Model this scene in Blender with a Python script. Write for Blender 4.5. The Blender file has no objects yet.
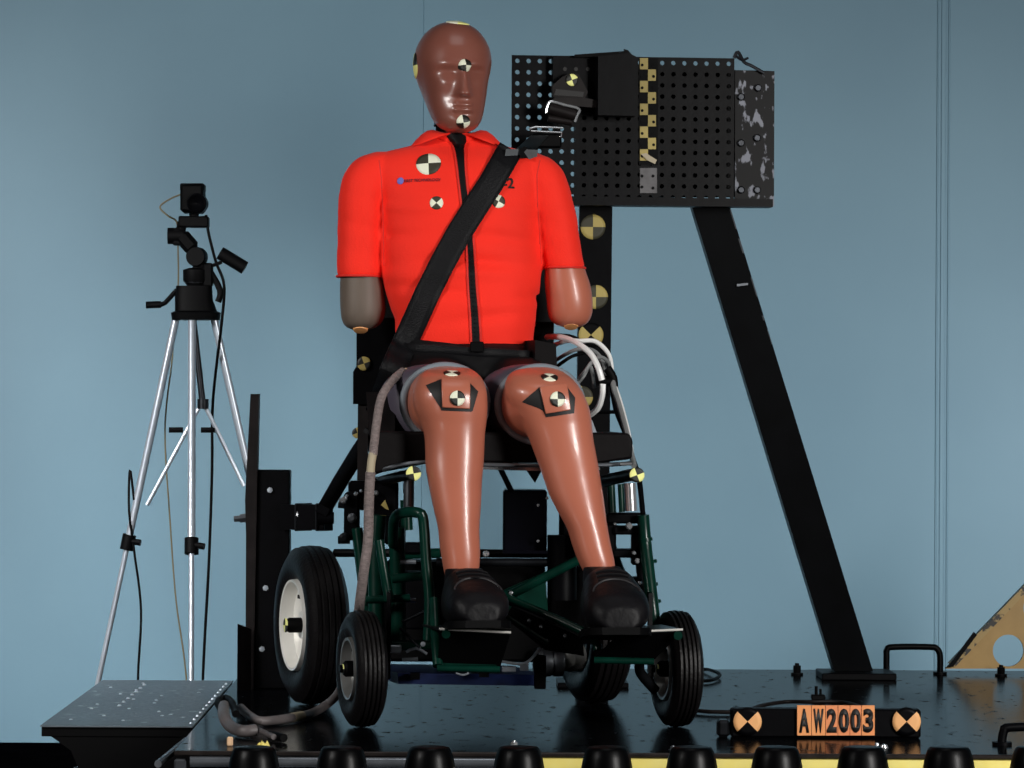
import bpy, bmesh, math, random
from mathutils import Vector, Matrix, noise
from mathutils.bvhtree import BVHTree
random.seed(7)
S = bpy.context.scene
COL = S.collection
PI = math.pi
V = Vector

# ------------------------------------------------------------------ camera
FPX = 3767.0; CX = 469.0; CY = 412.0; ROLL = math.radians(0.28)
CAM = V((0, -7.4, 0.62))
cd = bpy.data.cameras.new('camera'); cam = bpy.data.objects.new('camera', cd); COL.objects.link(cam)
cd.sensor_width = 36.0; cd.lens = FPX / 1024 * 36.0
cd.shift_x = (512 - CX) / 1024; cd.shift_y = (CY - 384) / 1024
cd.clip_start = 0.1; cd.clip_end = 100
cam.matrix_world = Matrix.Translation(CAM) @ Matrix.Rotation(PI/2, 4, 'X') @ Matrix.Rotation(ROLL, 4, 'Z')
S.camera = cam
# ------------------------------------------------------------------ world, light, exposure
W = bpy.data.worlds.new('world'); S.world = W; W.use_nodes = True
W.node_tree.nodes['Background'].inputs[0].default_value = (0.45, 0.5, 0.55, 1)
W.node_tree.nodes['Background'].inputs[1].default_value = 0.02
S.view_settings.view_transform = 'Standard'; S.view_settings.look = 'None'
S.view_settings.exposure = 0.12; S.view_settings.gamma = 1.0
def area(name, loc, target, size, power, color=(1, 1, 1), sy=None, spread=180):
    l = bpy.data.lights.new(name, 'AREA'); l.size = size; l.energy = power; l.color = color
    l.spread = math.radians(spread)
    if sy: l.shape = 'RECTANGLE'; l.size_y = sy
    o = bpy.data.objects.new(name, l); COL.objects.link(o)
    o.location = loc
    o.rotation_euler = (V(target) - V(loc)).to_track_quat('-Z', 'Y').to_euler()
    return o
area('lamp_bank_right', (3.0, -3.6, 1.0), (0.1, 0.4, 0.7), 0.9, 84, (1, 0.98, 0.95))
area('lamp_side_right', (2.6, -3.2, 1.6), (0.3, 1.2, 0.2), 0.7, 9.5, (1, 0.98, 0.95), spread=60)
area('lamp_bank_left', (-3.2, -2.6, 2.2), (-0.3, 2.6, -0.5), 0.8, 23, (1, 0.98, 0.95), spread=70)
area('lamp_low_left', (-1.7, -2.6, -0.1), (-0.7, 2.9, 0.45), 0.5, 1.1, (1, 0.99, 0.97), spread=70)
area('wall_fill_left', (-2.2, -0.5, 1.4), (-1.1, 2.9, -0.2), 0.4, 11, (0.97, 0.99, 1), spread=70)  # unseen fill, added to brighten the lower left of the wall
area('wall_fill_right', (2.3, 1.5, 0.5), (1.5, 2.9, 0.5), 0.3, 5.5, (0.97, 0.99, 1), spread=120)  # unseen fill close to the wall, added to lift its right side
area('lamp_overhead', (0.2, -0.6, 3.6), (0.1, 0.6, 0.5), 1.2, 6, (1, 1, 1))

# ------------------------------------------------------------------ pixel helpers (a photo position plus a depth Y gives a world point)
cR, sR = math.cos(ROLL), math.sin(ROLL)
def at(px, py, Y):
    dx, dy = px - CX, CY - py
    x = dx * cR - dy * sR; y = dx * sR + dy * cR
    d = Y - CAM.y
    return V((x * d / FPX, Y, CAM.z + y * d / FPX))
def m_at(px, Y): return px * (Y - CAM.y) / FPX     # pixels to metres at depth Y
def on_plane(px, py, P0, n, off=0):
    d = (at(px, py, 0) - CAM).normalized()
    t = (P0 + n*off - CAM).dot(n) / d.dot(n)
    return CAM + d * t

# ------------------------------------------------------------------ materials
def lin(c): return tuple(((v/255)/12.92 if v/255 <= 0.04045 else (((v/255)+0.055)/1.055)**2.4) for v in c) + (1,)
def mat(name, rgb, rough=0.5, metal=0.0, var=0.0, vscale=12, bump=0.0, bscale=60, coat=0.0, rgb2=None, stretch=None, thresh=None, spec=None, sheen=0, detail=4):
    m = bpy.data.materials.new(name); m.use_nodes = True
    nt = m.node_tree; b = nt.nodes['Principled BSDF']
    b.inputs['Base Color'].default_value = lin(rgb); b.inputs['Roughness'].default_value = rough; b.inputs['Metallic'].default_value = metal
    if coat: b.inputs['Coat Weight'].default_value = coat; b.inputs['Coat Roughness'].default_value = 0.12
    if spec is not None: b.inputs['Specular IOR Level'].default_value = spec
    if sheen: b.inputs['Sheen Weight'].default_value = sheen
    tc = nt.nodes.new('ShaderNodeTexCoord'); mp = nt.nodes.new('ShaderNodeMapping')
    nt.links.new(tc.outputs['Object'], mp.inputs[0])
    if stretch: mp.inputs['Scale'].default_value = stretch
    if var or rgb2:
        n = nt.nodes.new('ShaderNodeTexNoise'); n.inputs['Scale'].default_value = vscale; n.inputs['Detail'].default_value = detail
        nt.links.new(mp.outputs[0], n.inputs[0])
        r = nt.nodes.new('ShaderNodeValToRGB')
        lo, hi = thresh or (0.3, 0.7)
        r.color_ramp.elements[0].position = lo; r.color_ramp.elements[1].position = hi
        c = lin(rgb)
        if rgb2: c1, c2 = c, lin(rgb2)
        else: c1 = tuple(x*(1-var) for x in c[:3])+(1,); c2 = tuple(min(1, x*(1+var)) for x in c[:3])+(1,)
        r.color_ramp.elements[0].color = c1; r.color_ramp.elements[1].color = c2
        nt.links.new(n.outputs[0], r.inputs[0]); nt.links.new(r.outputs[0], b.inputs['Base Color'])
    if bump:
        n2 = nt.nodes.new('ShaderNodeTexNoise'); n2.inputs['Scale'].default_value = bscale; n2.inputs['Detail'].default_value = 3
        nt.links.new(mp.outputs[0], n2.inputs[0])
        bp = nt.nodes.new('ShaderNodeBump'); bp.inputs['Strength'].default_value = bump; bp.inputs['Distance'].default_value = 0.01
        nt.links.new(n2.outputs[0], bp.inputs['Height']); nt.links.new(bp.outputs[0], b.inputs['Normal'])
    return m
M = {}
M['wall'] = mat('painted_blue_wall', (102, 138, 157), 0.5, vscale=1.6, bump=0.04, bscale=6, rgb2=(110, 146, 164), detail=8)
M['floor'] = mat('dark_floor', (4, 4, 5), 0.9, var=0.3, bump=0.1, spec=0.0)
M['deck'] = mat('wet_black_deck', (6, 7, 9), 0.12, var=0.5, vscale=9, bump=0.012, bscale=14, stretch=(1, 1.2, 1), spec=0.006)
def deck_mat(m):
    nt = m.node_tree; b = nt.nodes['Principled BSDF']
    tc = nt.nodes.new('ShaderNodeTexCoord'); mp = nt.nodes.new('ShaderNodeMapping'); mp.inputs['Scale'].default_value = (1, .42, 1)
    nt.links.new(tc.outputs['Object'], mp.inputs[0])
    n = nt.nodes.new('ShaderNodeTexNoise'); n.inputs['Scale'].default_value = 42; n.inputs['Detail'].default_value = 3; nt.links.new(mp.outputs[0], n.inputs[0])
    q = nt.nodes.new('ShaderNodeMapRange'); q.inputs[1].default_value = .61; q.inputs[2].default_value = .76; q.inputs[3].default_value = .14; q.inputs[4].default_value = .42
    nt.links.new(n.outputs[0], q.inputs[0]); nt.links.new(q.outputs[0], b.inputs['Roughness'])
deck_mat(M['deck'])
M['lip'] = mat('worn_steel_lip', (52, 46, 44), 0.35, metal=0.6, var=0.4, vscale=30)
M['ramp'] = mat('worn_grey_steel_plate', (92, 101, 108), 0.4, metal=0.2, rgb2=(205, 215, 218), vscale=26, thresh=(0.66, 0.74), bump=0.25, bscale=40, detail=3)
M['black'] = mat('black_painted_steel', (5, 5, 7), 0.42, var=0.3, vscale=20, bump=0.03, spec=0.07)
M['blackmatte'] = mat('matte_black', (3, 3, 4), 0.6, spec=0.09)
M['chipped'] = mat('chipped_black_paint', (6, 6, 8), 0.5, rgb2=(135, 138, 148), vscale=34, thresh=(0.57, 0.61), stretch=(1.4, 1, .7), detail=9, spec=.15)
M['strut'] = mat('black_strut_paint', (5, 6, 8), 0.42, var=0.4, vscale=14, spec=0.14)
M['chrome'] = mat('chrome', (225, 228, 232), 0.2, metal=0.8)
M['alu'] = mat('brushed_aluminium', (190, 198, 208), 0.28, metal=0.55, var=0.08)
M['steel'] = mat('dull_steel', (120, 124, 130), 0.35, metal=0.9, var=0.2, vscale=40)
M['darksteel'] = mat('dark_steel', (38, 40, 44), 0.35, metal=0.8, var=0.3, vscale=30)
M['bracket'] = mat('dark_brown_steel', (24, 20, 20), 0.5, var=0.4, vscale=25, metal=0.1, spec=.15)
M['green'] = mat('dark_green_paint', (4, 42, 33), 0.3, var=0.3, vscale=25, coat=0.12, spec=.2)
M['rubber'] = mat('tyre_rubber', (15, 13, 14), 0.45, var=0.2, vscale=30, bump=0.15, bscale=150, spec=.2)
M['knob'] = mat('glossy_black_rubber', (3, 3, 4), 0.35, var=0.3, spec=.15)
M['rim'] = mat('white_rim_paint', (236, 234, 228), 0.3, metal=0.2, var=0.04)
M['rimgrey'] = mat('grey_rim_metal', (140, 140, 138), 0.3, metal=0.6, var=0.15, vscale=20)
M['seat'] = mat('black_seat_vinyl', (12, 9, 10), 0.6, var=0.1, bump=0.05, spec=.12)
M['yellow'] = mat('yellow_paint', (250, 230, 124), 0.5, rgb2=(252, 236, 140), vscale=30, var=.1)
M['mustard'] = mat('mustard_paint', (178, 142, 76), 0.45, rgb2=(160, 126, 64), vscale=18)
M['mustardworn'] = mat('chipped_mustard_edge', (170, 142, 84), 0.5, rgb2=(30, 28, 26), vscale=55, thresh=(0.5, 0.58))
M['red'] = mat('red_neoprene', (248, 46, 30), 0.75, var=0.05, vscale=8, bump=0.12, bscale=260, sheen=0.05, spec=0.2)
M['redseam'] = mat('red_seam', (215, 36, 24), 0.7)
M['belt'] = mat('belt_webbing', (9, 9, 12), 0.5, var=0.15, vscale=80, bump=0.25, bscale=200, stretch=(1, 1, 3), spec=.2)
M['beltgrey'] = mat('grey_webbing', (60, 66, 70), 0.6, var=0.2, vscale=60)
M['head'] = mat('head_vinyl', (130, 78, 66), 0.32, var=0.06, vscale=6, coat=0.25, bump=0.015, bscale=40)
M['skin'] = mat('leg_vinyl', (178, 104, 82), 0.33, var=0.07, vscale=7, coat=0.2, bump=0.02, bscale=40)
M['stump'] = mat('arm_vinyl', (176, 102, 80), 0.38, var=0.06, vscale=8, coat=0.15)
M['stumpgrey'] = mat('grey_brown_arm_cover', (98, 86, 76), 0.6, var=0.08, vscale=25, stretch=(3, 3, .5))
M['cream'] = mat('cream_button', (222, 158, 100), 0.5)
M['collar'] = mat('grey_blue_rubber', (120, 128, 136), 0.55)
M['shorts'] = mat('black_shorts_cloth', (8, 7, 9), 0.6, var=0.2, bump=0.2, bscale=30, spec=.2)
M['thigh'] = mat('purple_grey_thigh_vinyl', (74, 68, 80), 0.5, var=0.08, vscale=10)
M['shoe'] = mat('black_shoe_leather', (12, 11, 14), 0.5, var=0.3, vscale=18, bump=0.2, bscale=40, spec=.18)
M['shoetrim'] = mat('grey_shoe_trim', (34, 33, 36), 0.6)
M['tyel'] = mat('target_yellow', (240, 240, 150), 0.5)
M['twhite'] = mat('target_cream_white', (236, 238, 214), 0.5)
M['tdull'] = mat('target_dull_yellow', (168, 150, 84), 0.6)
M['tblack'] = mat('target_black', (18, 20, 14), 0.5)
M['tdark'] = mat('target_dark_olive', (52, 50, 34), 0.6)
M['peach'] = mat('peach_target_paint', (232, 172, 112), 0.6)
M['orange1'] = mat('tile_orange', (236, 160, 98), 0.6, rgb2=(228, 140, 84), vscale=14)
M['orange2'] = mat('tile_deep_orange', (226, 134, 86), 0.6, rgb2=(232, 150, 96), vscale=14)
M['ink'] = mat('black_ink', (14, 12, 12), 0.6)
M['logo'] = mat('blue_violet_print', (104, 104, 190), 0.6)
M['logoink'] = mat('dark_purple_print', (84, 22, 44), 0.7)
M['rope'] = mat('grey_braided_sleeve', (126, 114, 112), 0.8, var=0.25, vscale=90, bump=0.6, bscale=220, stretch=(1, 1, 2))
M['ropeyellow'] = mat('aged_tape', (172, 160, 134), 0.6)
M['hose'] = mat('grey_rubber_hose', (92, 86, 86), 0.5, var=0.2, vscale=30)
M['white'] = mat('white_cable', (222, 222, 220), 0.35)
M['greycable'] = mat('grey_cable', (120, 122, 122), 0.4)
M['tancable'] = mat('tan_cable', (104, 96, 70), 0.5)
M['rail'] = mat('worn_bright_rail', (150, 156, 164), 0.25, metal=0.75, var=0.2, vscale=20)
M['blue'] = mat('blue_lit_tray', (22, 36, 78), 0.3, metal=0.2, var=0.3, vscale=30)  # metal tray; the blue light on it is put into the base colour
M['blueblack'] = mat('blue_black_case', (3, 3, 10), 0.3, spec=.15)
M['tape'] = mat('grey_tape', (96, 94, 96), 0.55, rgb2=(70, 68, 70), vscale=40)
M['amber'] = mat('amber_reflector', (240, 200, 160), 0.4)

# ------------------------------------------------------------------ mesh builder
class MB:
    def __init__(s): s.v = []; s.f = []; s.m = []
    def add(s, vs, fs, mi=0):
        b = len(s.v); s.v += [V(p) for p in vs]; s.f += [tuple(i + b for i in f) for f in fs]; s.m += [mi]*len(fs)
    def box(s, c, size, R=None, mi=0, bev=0):
        c = V(c); hx, hy, hz = size[0]/2, size[1]/2, size[2]/2
        if not bev:
            vs = [V((x, y, z)) for x in (-hx, hx) for y in (-hy, hy) for z in (-hz, hz)]
            fs = [(0,1,3,2),(4,6,7,5),(0,4,5,1),(2,3,7,6),(0,2,6,4),(1,5,7,3)]
        else:
            bm = bmesh.new(); bmesh.ops.create_cube(bm, size=1)
            for v in bm.verts: v.co = V((v.co.x*size[0], v.co.y*size[1], v.co.z*size[2]))
            bmesh.ops.bevel(bm, geom=list(bm.edges), offset=bev, segments=1, affect='EDGES', profile=0.5)
            bm.verts.index_update(); vs = [v.co.copy() for v in bm.verts]; fs = [tuple(v.index for v in f.verts) for f in bm.faces]; bm.free()
        if R: vs = [R @ v for v in vs]
        s.add([c + v for v in vs], fs, mi)
    def prism(s, pts, thick, mi=0):
        """closed polygon pts (3D) extruded by vector thick"""
        n = len(pts); t = V(thick); a = [V(p) for p in pts]
        fs = [tuple(range(n)), tuple(reversed(range(n, 2*n)))] + [(i, i+n, (i+1) % n + n, (i+1) % n) for i in range(n)]
        s.add(a + [p + t for p in a], fs, mi)
    def tube(s, pts, r, seg=12, mi=0, sm=4, cap=True, flat=1.0):
        pts = [V(p) for p in pts]
        if sm > 1 and len(pts) > 2:
            q = []
            for i in range(len(pts)-1):
                p0 = pts[max(i-1, 0)]; p1 = pts[i]; p2 = pts[i+1]; p3 = pts[min(i+2, len(pts)-1)]
                for k in range(sm):
                    t = k/sm
                    q.append(0.5*((2*p1)+(p2-p0)*t+(2*p0-5*p1+4*p2-p3)*t*t+(3*p1-p0-3*p2+p3)*t**3))
            q.append(pts[-1]); pts = q
        n = len(pts); rs = r if isinstance(r, (list, tuple)) else None
        vs = []; fs = []; up = None
        for i, p in enumerate(pts):
            d = (pts[min(i+1, n-1)] - pts[max(i-1, 0)]).normalized()
            if up is None:
                up = V((0, 0, 1)) if abs(d.z) < .9 else V((1, 0, 0))
            a = d.cross(up).normalized(); b = a.cross(d).normalized(); up = b
            rr = (rs[0] + (rs[1]-rs[0])*i/(n-1)) if rs else r
            for k in range(seg):
                th = 2*PI*k/seg
                vs.append(p + a*math.cos(th)*rr + b*math.sin(th)*rr*flat)
        for i in range(n-1):
            for k in range(seg):
                k2 = (k+1) % seg
                fs.append((i*seg+k, i*seg+k2, (i+1)*seg+k2, (i+1)*seg+k))
        if cap: fs.append(tuple(reversed(range(seg)))); fs.append(tuple(range((n-1)*seg, n*seg)))
        s.add(vs, fs, mi)
    def cyl(s, p0, p1, r, r1=None, seg=20, mi=0):
        s.tube([p0, p1], (r, r if r1 is None else r1), seg, mi, 1)
    def lathe(s, prof, c, axis, seg=40, mi=0, closed=False):
        """prof: (radius, offset along axis)"""
        c = V(c); ax = V(axis).normalized(); u = ax.orthogonal().normalized(); w = ax.cross(u)
        vs = []; fs = []; n = len(prof)
        for k in range(seg):
            th = 2*PI*k/seg; d = u*math.cos(th) + w*math.sin(th)
            for r, a in prof: vs.append(c + d*r + ax*a)
        for k in range(seg):
            k2 = (k+1) % seg
            for i in range(n if closed else n-1):
                j = (i+1) % n
                fs.append((k*n+i, k*n+j, k2*n+j, k2*n+i))
        s.add(vs, fs, mi)
    def loft(s, rings, seg=40, mi=0, A=V((1, 0, 0)), B=V((0, 1, 0))):
        """rings: (centre, a, b, exponent)"""
        vs = []; fs = []; n = len(rings)
        for c, a, b, e in rings:
            for k in range(seg):
                th = 2*PI*k/seg; cc, ss = math.cos(th), math.sin(th)
                x = math.copysign(abs(cc)**(2/e), cc)*a; y = math.copysign(abs(ss)**(2/e), ss)*b
                vs.append(V(c) + A*x + B*y)
        for i in range(n-1):
            for k in range(seg):
                k2 = (k+1) % seg
                fs.append((i*seg+k, i*seg+k2, (i+1)*seg+k2, (i+1)*seg+k))
        fs.append(tuple(reversed(range(seg)))); fs.append(tuple(range((n-1)*seg, n*seg)))
        s.add(vs, fs, mi)
    def build(s, name, mats, parent=None, base=None, angle=35, label=None, fixn=True):
        me = bpy.data.meshes.new(name)
        off = V(base) if base is not None else (V(parent['base']) if parent is not None and 'base' in parent else V((0, 0, 0)))
        me.from_pydata([p - off for p in s.v], [], s.f)
        if not isinstance(mats, (list, tuple)): mats = [mats]
        for m in mats: me.materials.append(M[m] if isinstance(m, str) else m)
        for p, mi in zip(me.polygons, s.m): p.material_index = mi; p.use_smooth = True
        if fixn:
            bm = bmesh.new(); bm.from_mesh(me); bmesh.ops.recalc_face_normals(bm, faces=bm.faces); bm.to_mesh(me); bm.free()
        me.set_sharp_from_angle(angle=math.radians(angle))
        o = bpy.data.objects.new(name, me); COL.objects.link(o)
        if parent is not None:
            o.parent = parent; o['base'] = tuple(off)
        else: o.location = off; o['base'] = tuple(off)
        if label: o['label'] = label
        return o
def tag(o, label, cat, group=None, kind=None):
    o['label'] = label; o['category'] = cat
    if group: o['group'] = group
    if kind: o['kind'] = kind
    return o
def thing(name, label, cat, base, group=None):
    o = bpy.data.objects.new(name, None); COL.objects.link(o); o.location = base; o['base'] = tuple(base); o.empty_display_size = .05
    return tag(o, label, cat, group)
def base_of(o): return V(o['base'])
def bake(o, voxel, smooth=6, fac=0.5):
    """voxel-remesh a part into one continuous skin"""
    m = o.modifiers.new('r', 'REMESH'); m.mode = 'VOXEL'; m.voxel_size = voxel; m.use_smooth_shade = True
    if smooth:
        q = o.modifiers.new('s', 'SMOOTH'); q.factor = fac; q.iterations = smooth
    dg = bpy.context.evaluated_depsgraph_get(); dg.update()
    me = bpy.data.meshes.new_from_object(o.evaluated_get(dg))
    me.materials.clear()
    for mm in o.data.materials: me.materials.append(mm)
    o.modifiers.clear(); o.data = me
    for p in me.polygons: p.use_smooth = True; p.material_index = 0
    return o
def bvh(o):
    b = base_of(o); me = o.data
    return BVHTree.FromPolygons([v.co + b for v in me.vertices], [tuple(p.vertices) for p in me.polygons])
def ray(tree, px, py):
    d = (at(px, py, 0) - CAM).normalized()
    h = tree.ray_cast(CAM, d)
    return (h[0], h[1]) if h[0] is not None else (None, None)
def disc_target(parent, c, n, r, rot=0, mats=('tyel', 'tblack'), tree=None, lift=0.0014, name='target_marker', ell=1.0, quads=True):
    """round black and yellow quartered marker, laid onto the surface of tree"""
    n = V(n).normalized(); up = V((0, 0, 1)) if abs(n.z) < .95 else V((0, -1, 0))
    t = up.cross(n).normalized(); b = n.cross(t).normalized()
    mb = MB(); rings = [0.0, .35, .7, 1.0]; seg = 24; pts = []
    for rr in rings:
        for k in range(seg):
            th = 2*PI*k/seg + math.radians(rot)
            p = c + t*math.cos(th)*rr*r*ell + b*math.sin(th)*rr*r
            if tree:
                h = tree.ray_cast(p + n*.03, -n, .08)
                if h[0] is not None: p = h[0]
            pts.append(p + n*lift)
    edge = [p - n*(lift + .0006) for p in pts[-seg:]]
    vs = pts + edge
    for i in range(3):
        for k in range(seg):
            k2 = (k+1) % seg
            mb.add([vs[i*seg+k], vs[i*seg+k2], vs[(i+1)*seg+k2], vs[(i+1)*seg+k]], [(0, 1, 2, 3)], (k // (seg//4)) % 2)
    for k in range(seg):
        k2 = (k+1) % seg
        mb.add([vs[3*seg+k], vs[3*seg+k2], vs[4*seg+k2], vs[4*seg+k]], [(0, 1, 2, 3)], (k // (seg//4)) % 2)
    bm = bmesh.new()
    o = mb.build(name, list(mats), parent)
    bm.from_mesh(o.data); bmesh.ops.remove_doubles(bm, verts=bm.verts, dist=1e-6)
    bmesh.ops.recalc_face_normals(bm, faces=bm.faces); bm.to_mesh(o.data); bm.free()
    return o
def decal_target(parent, tree, px, py, r, rot=0, mats=('twhite', 'tblack'), **k):
    c, n = ray(tree, px, py)
    if c is None: return None
    return disc_target(parent, c, n, r, rot, mats, tree, **k)
def patch(parent, tree, grid, name, mats, lift=.0012, label=None, thick=.001):
    """grid: rows of (px,py) laid on the surface as a sheet with thickness"""
    rows = []; last = None
    for row in grid:
        rr = []
        for px, py in row:
            c, n = ray(tree, px, py)
            if c is None:
                c, n = last if last else (at(px, py, .3), V((0, -1, 0)))
                c = on_plane(px, py, c, V((0, -1, 0)))
            last = (c, n)
            rr.append((c, n))
        rows.append(rr)
    h, w = len(rows), len(rows[0]); vs = []
    for rr in rows: vs += [c + n*lift for c, n in rr]
    for rr in rows: vs += [c + n*(lift-thick) for c, n in rr]
    fs = []
    for i in range(h-1):
        for j in range(w-1):
            a = i*w+j; fs.append((a, a+1, a+w+1, a+w)); k = a + h*w; fs.append((k, k+w, k+w+1, k+1))
    N = h*w
    bd = [j for j in range(w)] + [i*w+w-1 for i in range(1, h)] + [(h-1)*w+j for j in range(w-2, -1, -1)] + [i*w for i in range(h-2, 0, -1)]
    for q in range(len(bd)):
        a, b = bd[q], bd[(q+1) % len(bd)]; fs.append((a, b, b+N, a+N))
    mb = MB(); mb.add(vs, fs); return mb.build(name, mats, parent, label=label)
def lerp2(a, b, t): return (a[0]+(b[0]-a[0])*t, a[1]+(b[1]-a[1])*t)
def quadgrid(a, b, c, d, nu=6, nv=6):
    """a-b top edge, d-c bottom edge"""
    return [[lerp2(lerp2(a, b, i/nu), lerp2(d, c, i/nu), j/nv) for i in range(nu+1)] for j in range(nv+1)]
def interp(xs, x):
    """piecewise table [(x, v1, v2..)] smooth interpolation"""
    if x <= xs[0][0]: return xs[0][1:]
    for i in range(len(xs)-1):
        if x <= xs[i+1][0]:
            t = (x-xs[i][0])/(xs[i+1][0]-xs[i][0])
            p1, p2 = xs[i], xs[i+1]; p0 = xs[max(i-1, 0)]; p3 = xs[min(i+2, len(xs)-1)]
            out = []
            for k in range(1, len(p1)):
                m1 = (p2[k]-p0[k])/(p2[0]-p0[0])*(p2[0]-p1[0]); m2 = (p3[k]-p1[k])/(p3[0]-p1[0])*(p2[0]-p1[0])
                out.append((2*t**3-3*t**2+1)*p1[k]+(t**3-2*t**2+t)*m1+(-2*t**3+3*t**2)*p2[k]+(t**3-t**2)*m2)
            return tuple(out)
    return xs[-1][1:]

# ================================================================== THE ROOM
FZ = -0.29; WY = 2.9
mb = MB(); mb.box((0, -1.5, FZ-.05), (12, 13, .1))
o = mb.build('floor', 'floor', label='dark floor around the test sled'); o['kind'] = 'structure'
wall = bpy.data.objects.new('wall_back', None); COL.objects.link(wall); wall.location = (0, WY, FZ); wall['base'] = (0, WY, FZ); wall['kind'] = 'structure'
wall['label'] = 'blue painted panelled wall behind the sled'
seam1 = at(422, 400, WY).x; seam2 = at(942, 400, WY).x
for x0, x1 in ((-6, seam1-1.22), (seam1-1.22, seam1), (seam1, seam2), (seam2, seam2+1.22), (seam2+1.22, 6)):
    mb = MB(); mb.box(((x0+x1)/2, WY+.025, FZ+2), (x1-x0-.0004, .05, 4), bev=.0009); mb.build('wall_panel', 'wall', wall)
mb = MB(); mb.box((0, WY+.06, FZ+2), (12, .02, 4)); mb.build('wall_backing', 'wall', wall)
mb = MB()
for dx, w in ((-.016, .004), (.0, .012), (.015, .004)): mb.box((seam2+dx, WY-.001, FZ+2), (w, .005, 4), bev=.001)
mb.build('seam_strip', 'wall', wall)

# ================================================================== SLED DECK
DX0, DX1, DY0, DY1 = -.535, 2.6, -.53, 1.72
deck = thing('sled_deck', 'glossy wet black platform deck that carries the wheelchair', 'platform', (1, .6, FZ))
mb = MB(); mb.box(((DX0+DX1)/2, (DY0+DY1)/2, -.00425), (DX1-DX0, DY1-DY0, .0085), bev=.001); mb.build('deck_plate', 'deck', deck)
mb = MB(); mb.box(((DX0+DX1)/2+.03, (DY0+DY1)/2+.06, (FZ-.009)/2), (DX1-DX0-.1, DY1-DY0-.2, -FZ-.009)); mb.build('deck_body', 'blackmatte', deck)
mb = MB(); mb.box(((DX0+DX1)/2, DY0-.004, -.0042), (DX1-DX0, .008, .0085), bev=.002); mb.build('front_lip', 'lip', deck, label='worn brown steel edge of the deck')
yx0 = at(536, 760, DY0).x
mb = MB(); mb.box(((yx0+DX1)/2, DY0+.004, -.0745), (DX1-yx0, .012, .13), bev=.002); mb.build('front_board', 'yellow', deck, label='yellow board under the front edge')
mb = MB()
mb.tube([(DX0+.03, DY0-.006, -.0195), (yx0-.02, DY0-.006, -.0195)], .0095, 16, 0, 1)
mb.tube([(DX0+.03, DY0+.004, -.045), (yx0-.02, DY0+.004, -.045)], .014, 16, 0, 1)
mb.build('front_rail', 'rail', deck, label='shiny steel rail under the front edge')
mb = MB(); p = at(175, 760, -.5)
mb.box((DX0+.012, DY0+.0, -.06), (.022, .03, .09), bev=.003)
mb.tube([at(158, 764, -.56), at(186, 741, -.25)], .007, 10, 0, 1)
mb.build('corner_bracket', 'steel', deck)
def bolt(name, base, r, h, m, label, group=None, seg=6, washer=True):
    mb = MB(); b = V(base)
    if washer: mb.cyl(b, b+V((0, 0, h*.18)), r*1.45, seg=20)
    mb.cyl(b+V((0, 0, h*.1)), b+V((0, 0, h*.8)), r, seg=seg); mb.lathe([(r*.55, 0), (r*.5, h*.22), (0, h*.25)], b+V((0, 0, h*.78)), (0, 0, 1), 12)
    o = mb.build(name, m, base=b); tag(o, label, 'bolt', group); return o
def on_deck(px, py):
    return on_plane(px, py, V((0, 0, 0)), V((0, 0, 1)))
p = on_deck(797, 675); bolt('deck_bolt', p, .010, .028, 'blackmatte', 'black hex bolt on the deck left of the strut foot')
p = on_deck(1001, 676); bolt('deck_bolt', p, .010, .026, 'blackmatte', 'black hex bolt in front of the yellow gusset hole')
p = on_deck(514, 748); bolt('deck_bolt', p, .007, .014, 'chrome', 'silver bolt at the deck front edge below the feet')
p = on_deck(673, 750); bolt('deck_bolt', p, .006, .008, 'steel', 'low silver bolt at the front edge below the right front wheel')
mb = MB(); p = on_deck(230, 746); mb.box(p+V((0, 0, .0085)), (.011, .012, .017), bev=.002); tag(mb.build('edge_stud', 'amber', base=p), 'small cream rectangular stud at the front left corner of the deck', 'stud')
mb = MB(); p = on_deck(266, 747)
for k in range(7):
    q = p + V((random.uniform(-.014, .014), random.uniform(-.006, .006), 0)); mb.lathe([(.006, 0), (.004, .005), (0, random.uniform(.007, .013))], q, (0, 0, 1), 7)
tag(mb.build('tape_scrap', 'yellow', base=p), 'crumpled yellow tape scrap at the deck edge below the grey hose', 'tape')

# ribbed black rubber bumpers in front of the deck
where = ['below the knotted grey hose', 'below the left front wheel', 'below the left shin', 'left of where the yellow board begins', 'below the right shoe', 'below the right front wheel',
         'left of the lettered sign', 'below the right end of the lettered sign', 'right of the sign bar at the deck front', 'at the right picture edge']
for i, px in enumerate((254, 342, 430, 519, 607, 692, 777, 863, 949, 1036)):
    Y = -.72; c = at(px, 746.5, Y); h = c.z - FZ
    mb = MB(); seg = 40; prof = [(.052, 0), (.050, h*.6), (.047, h-.045), (.0425, h-.02), (.038, h-.006), (.034, h-.001), (.028, h), (0, h)]
    vs = []; fs = []
    for k in range(seg):
        th = 2*PI*k/seg; rib = 1.0 if k % 2 else .955
        for r, z in prof: vs.append(V((c.x+math.cos(th)*r*rib, Y+math.sin(th)*r*rib, FZ+z)))
    n = len(prof)
    for k in range(seg):
        for j in range(n-1): fs.append((k*n+j, k*n+j+1, ((k+1) % seg)*n+j+1, ((k+1) % seg)*n+j))
    mb.add(vs, fs)
    o = mb.build('rubber_bumper', 'knob', base=(c.x, Y, FZ), angle=60)
    tag(o, 'black ribbed rubber bumper ' + where[i], 'bumper', 'ribbed rubber bumpers in a row along the deck front')

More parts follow.
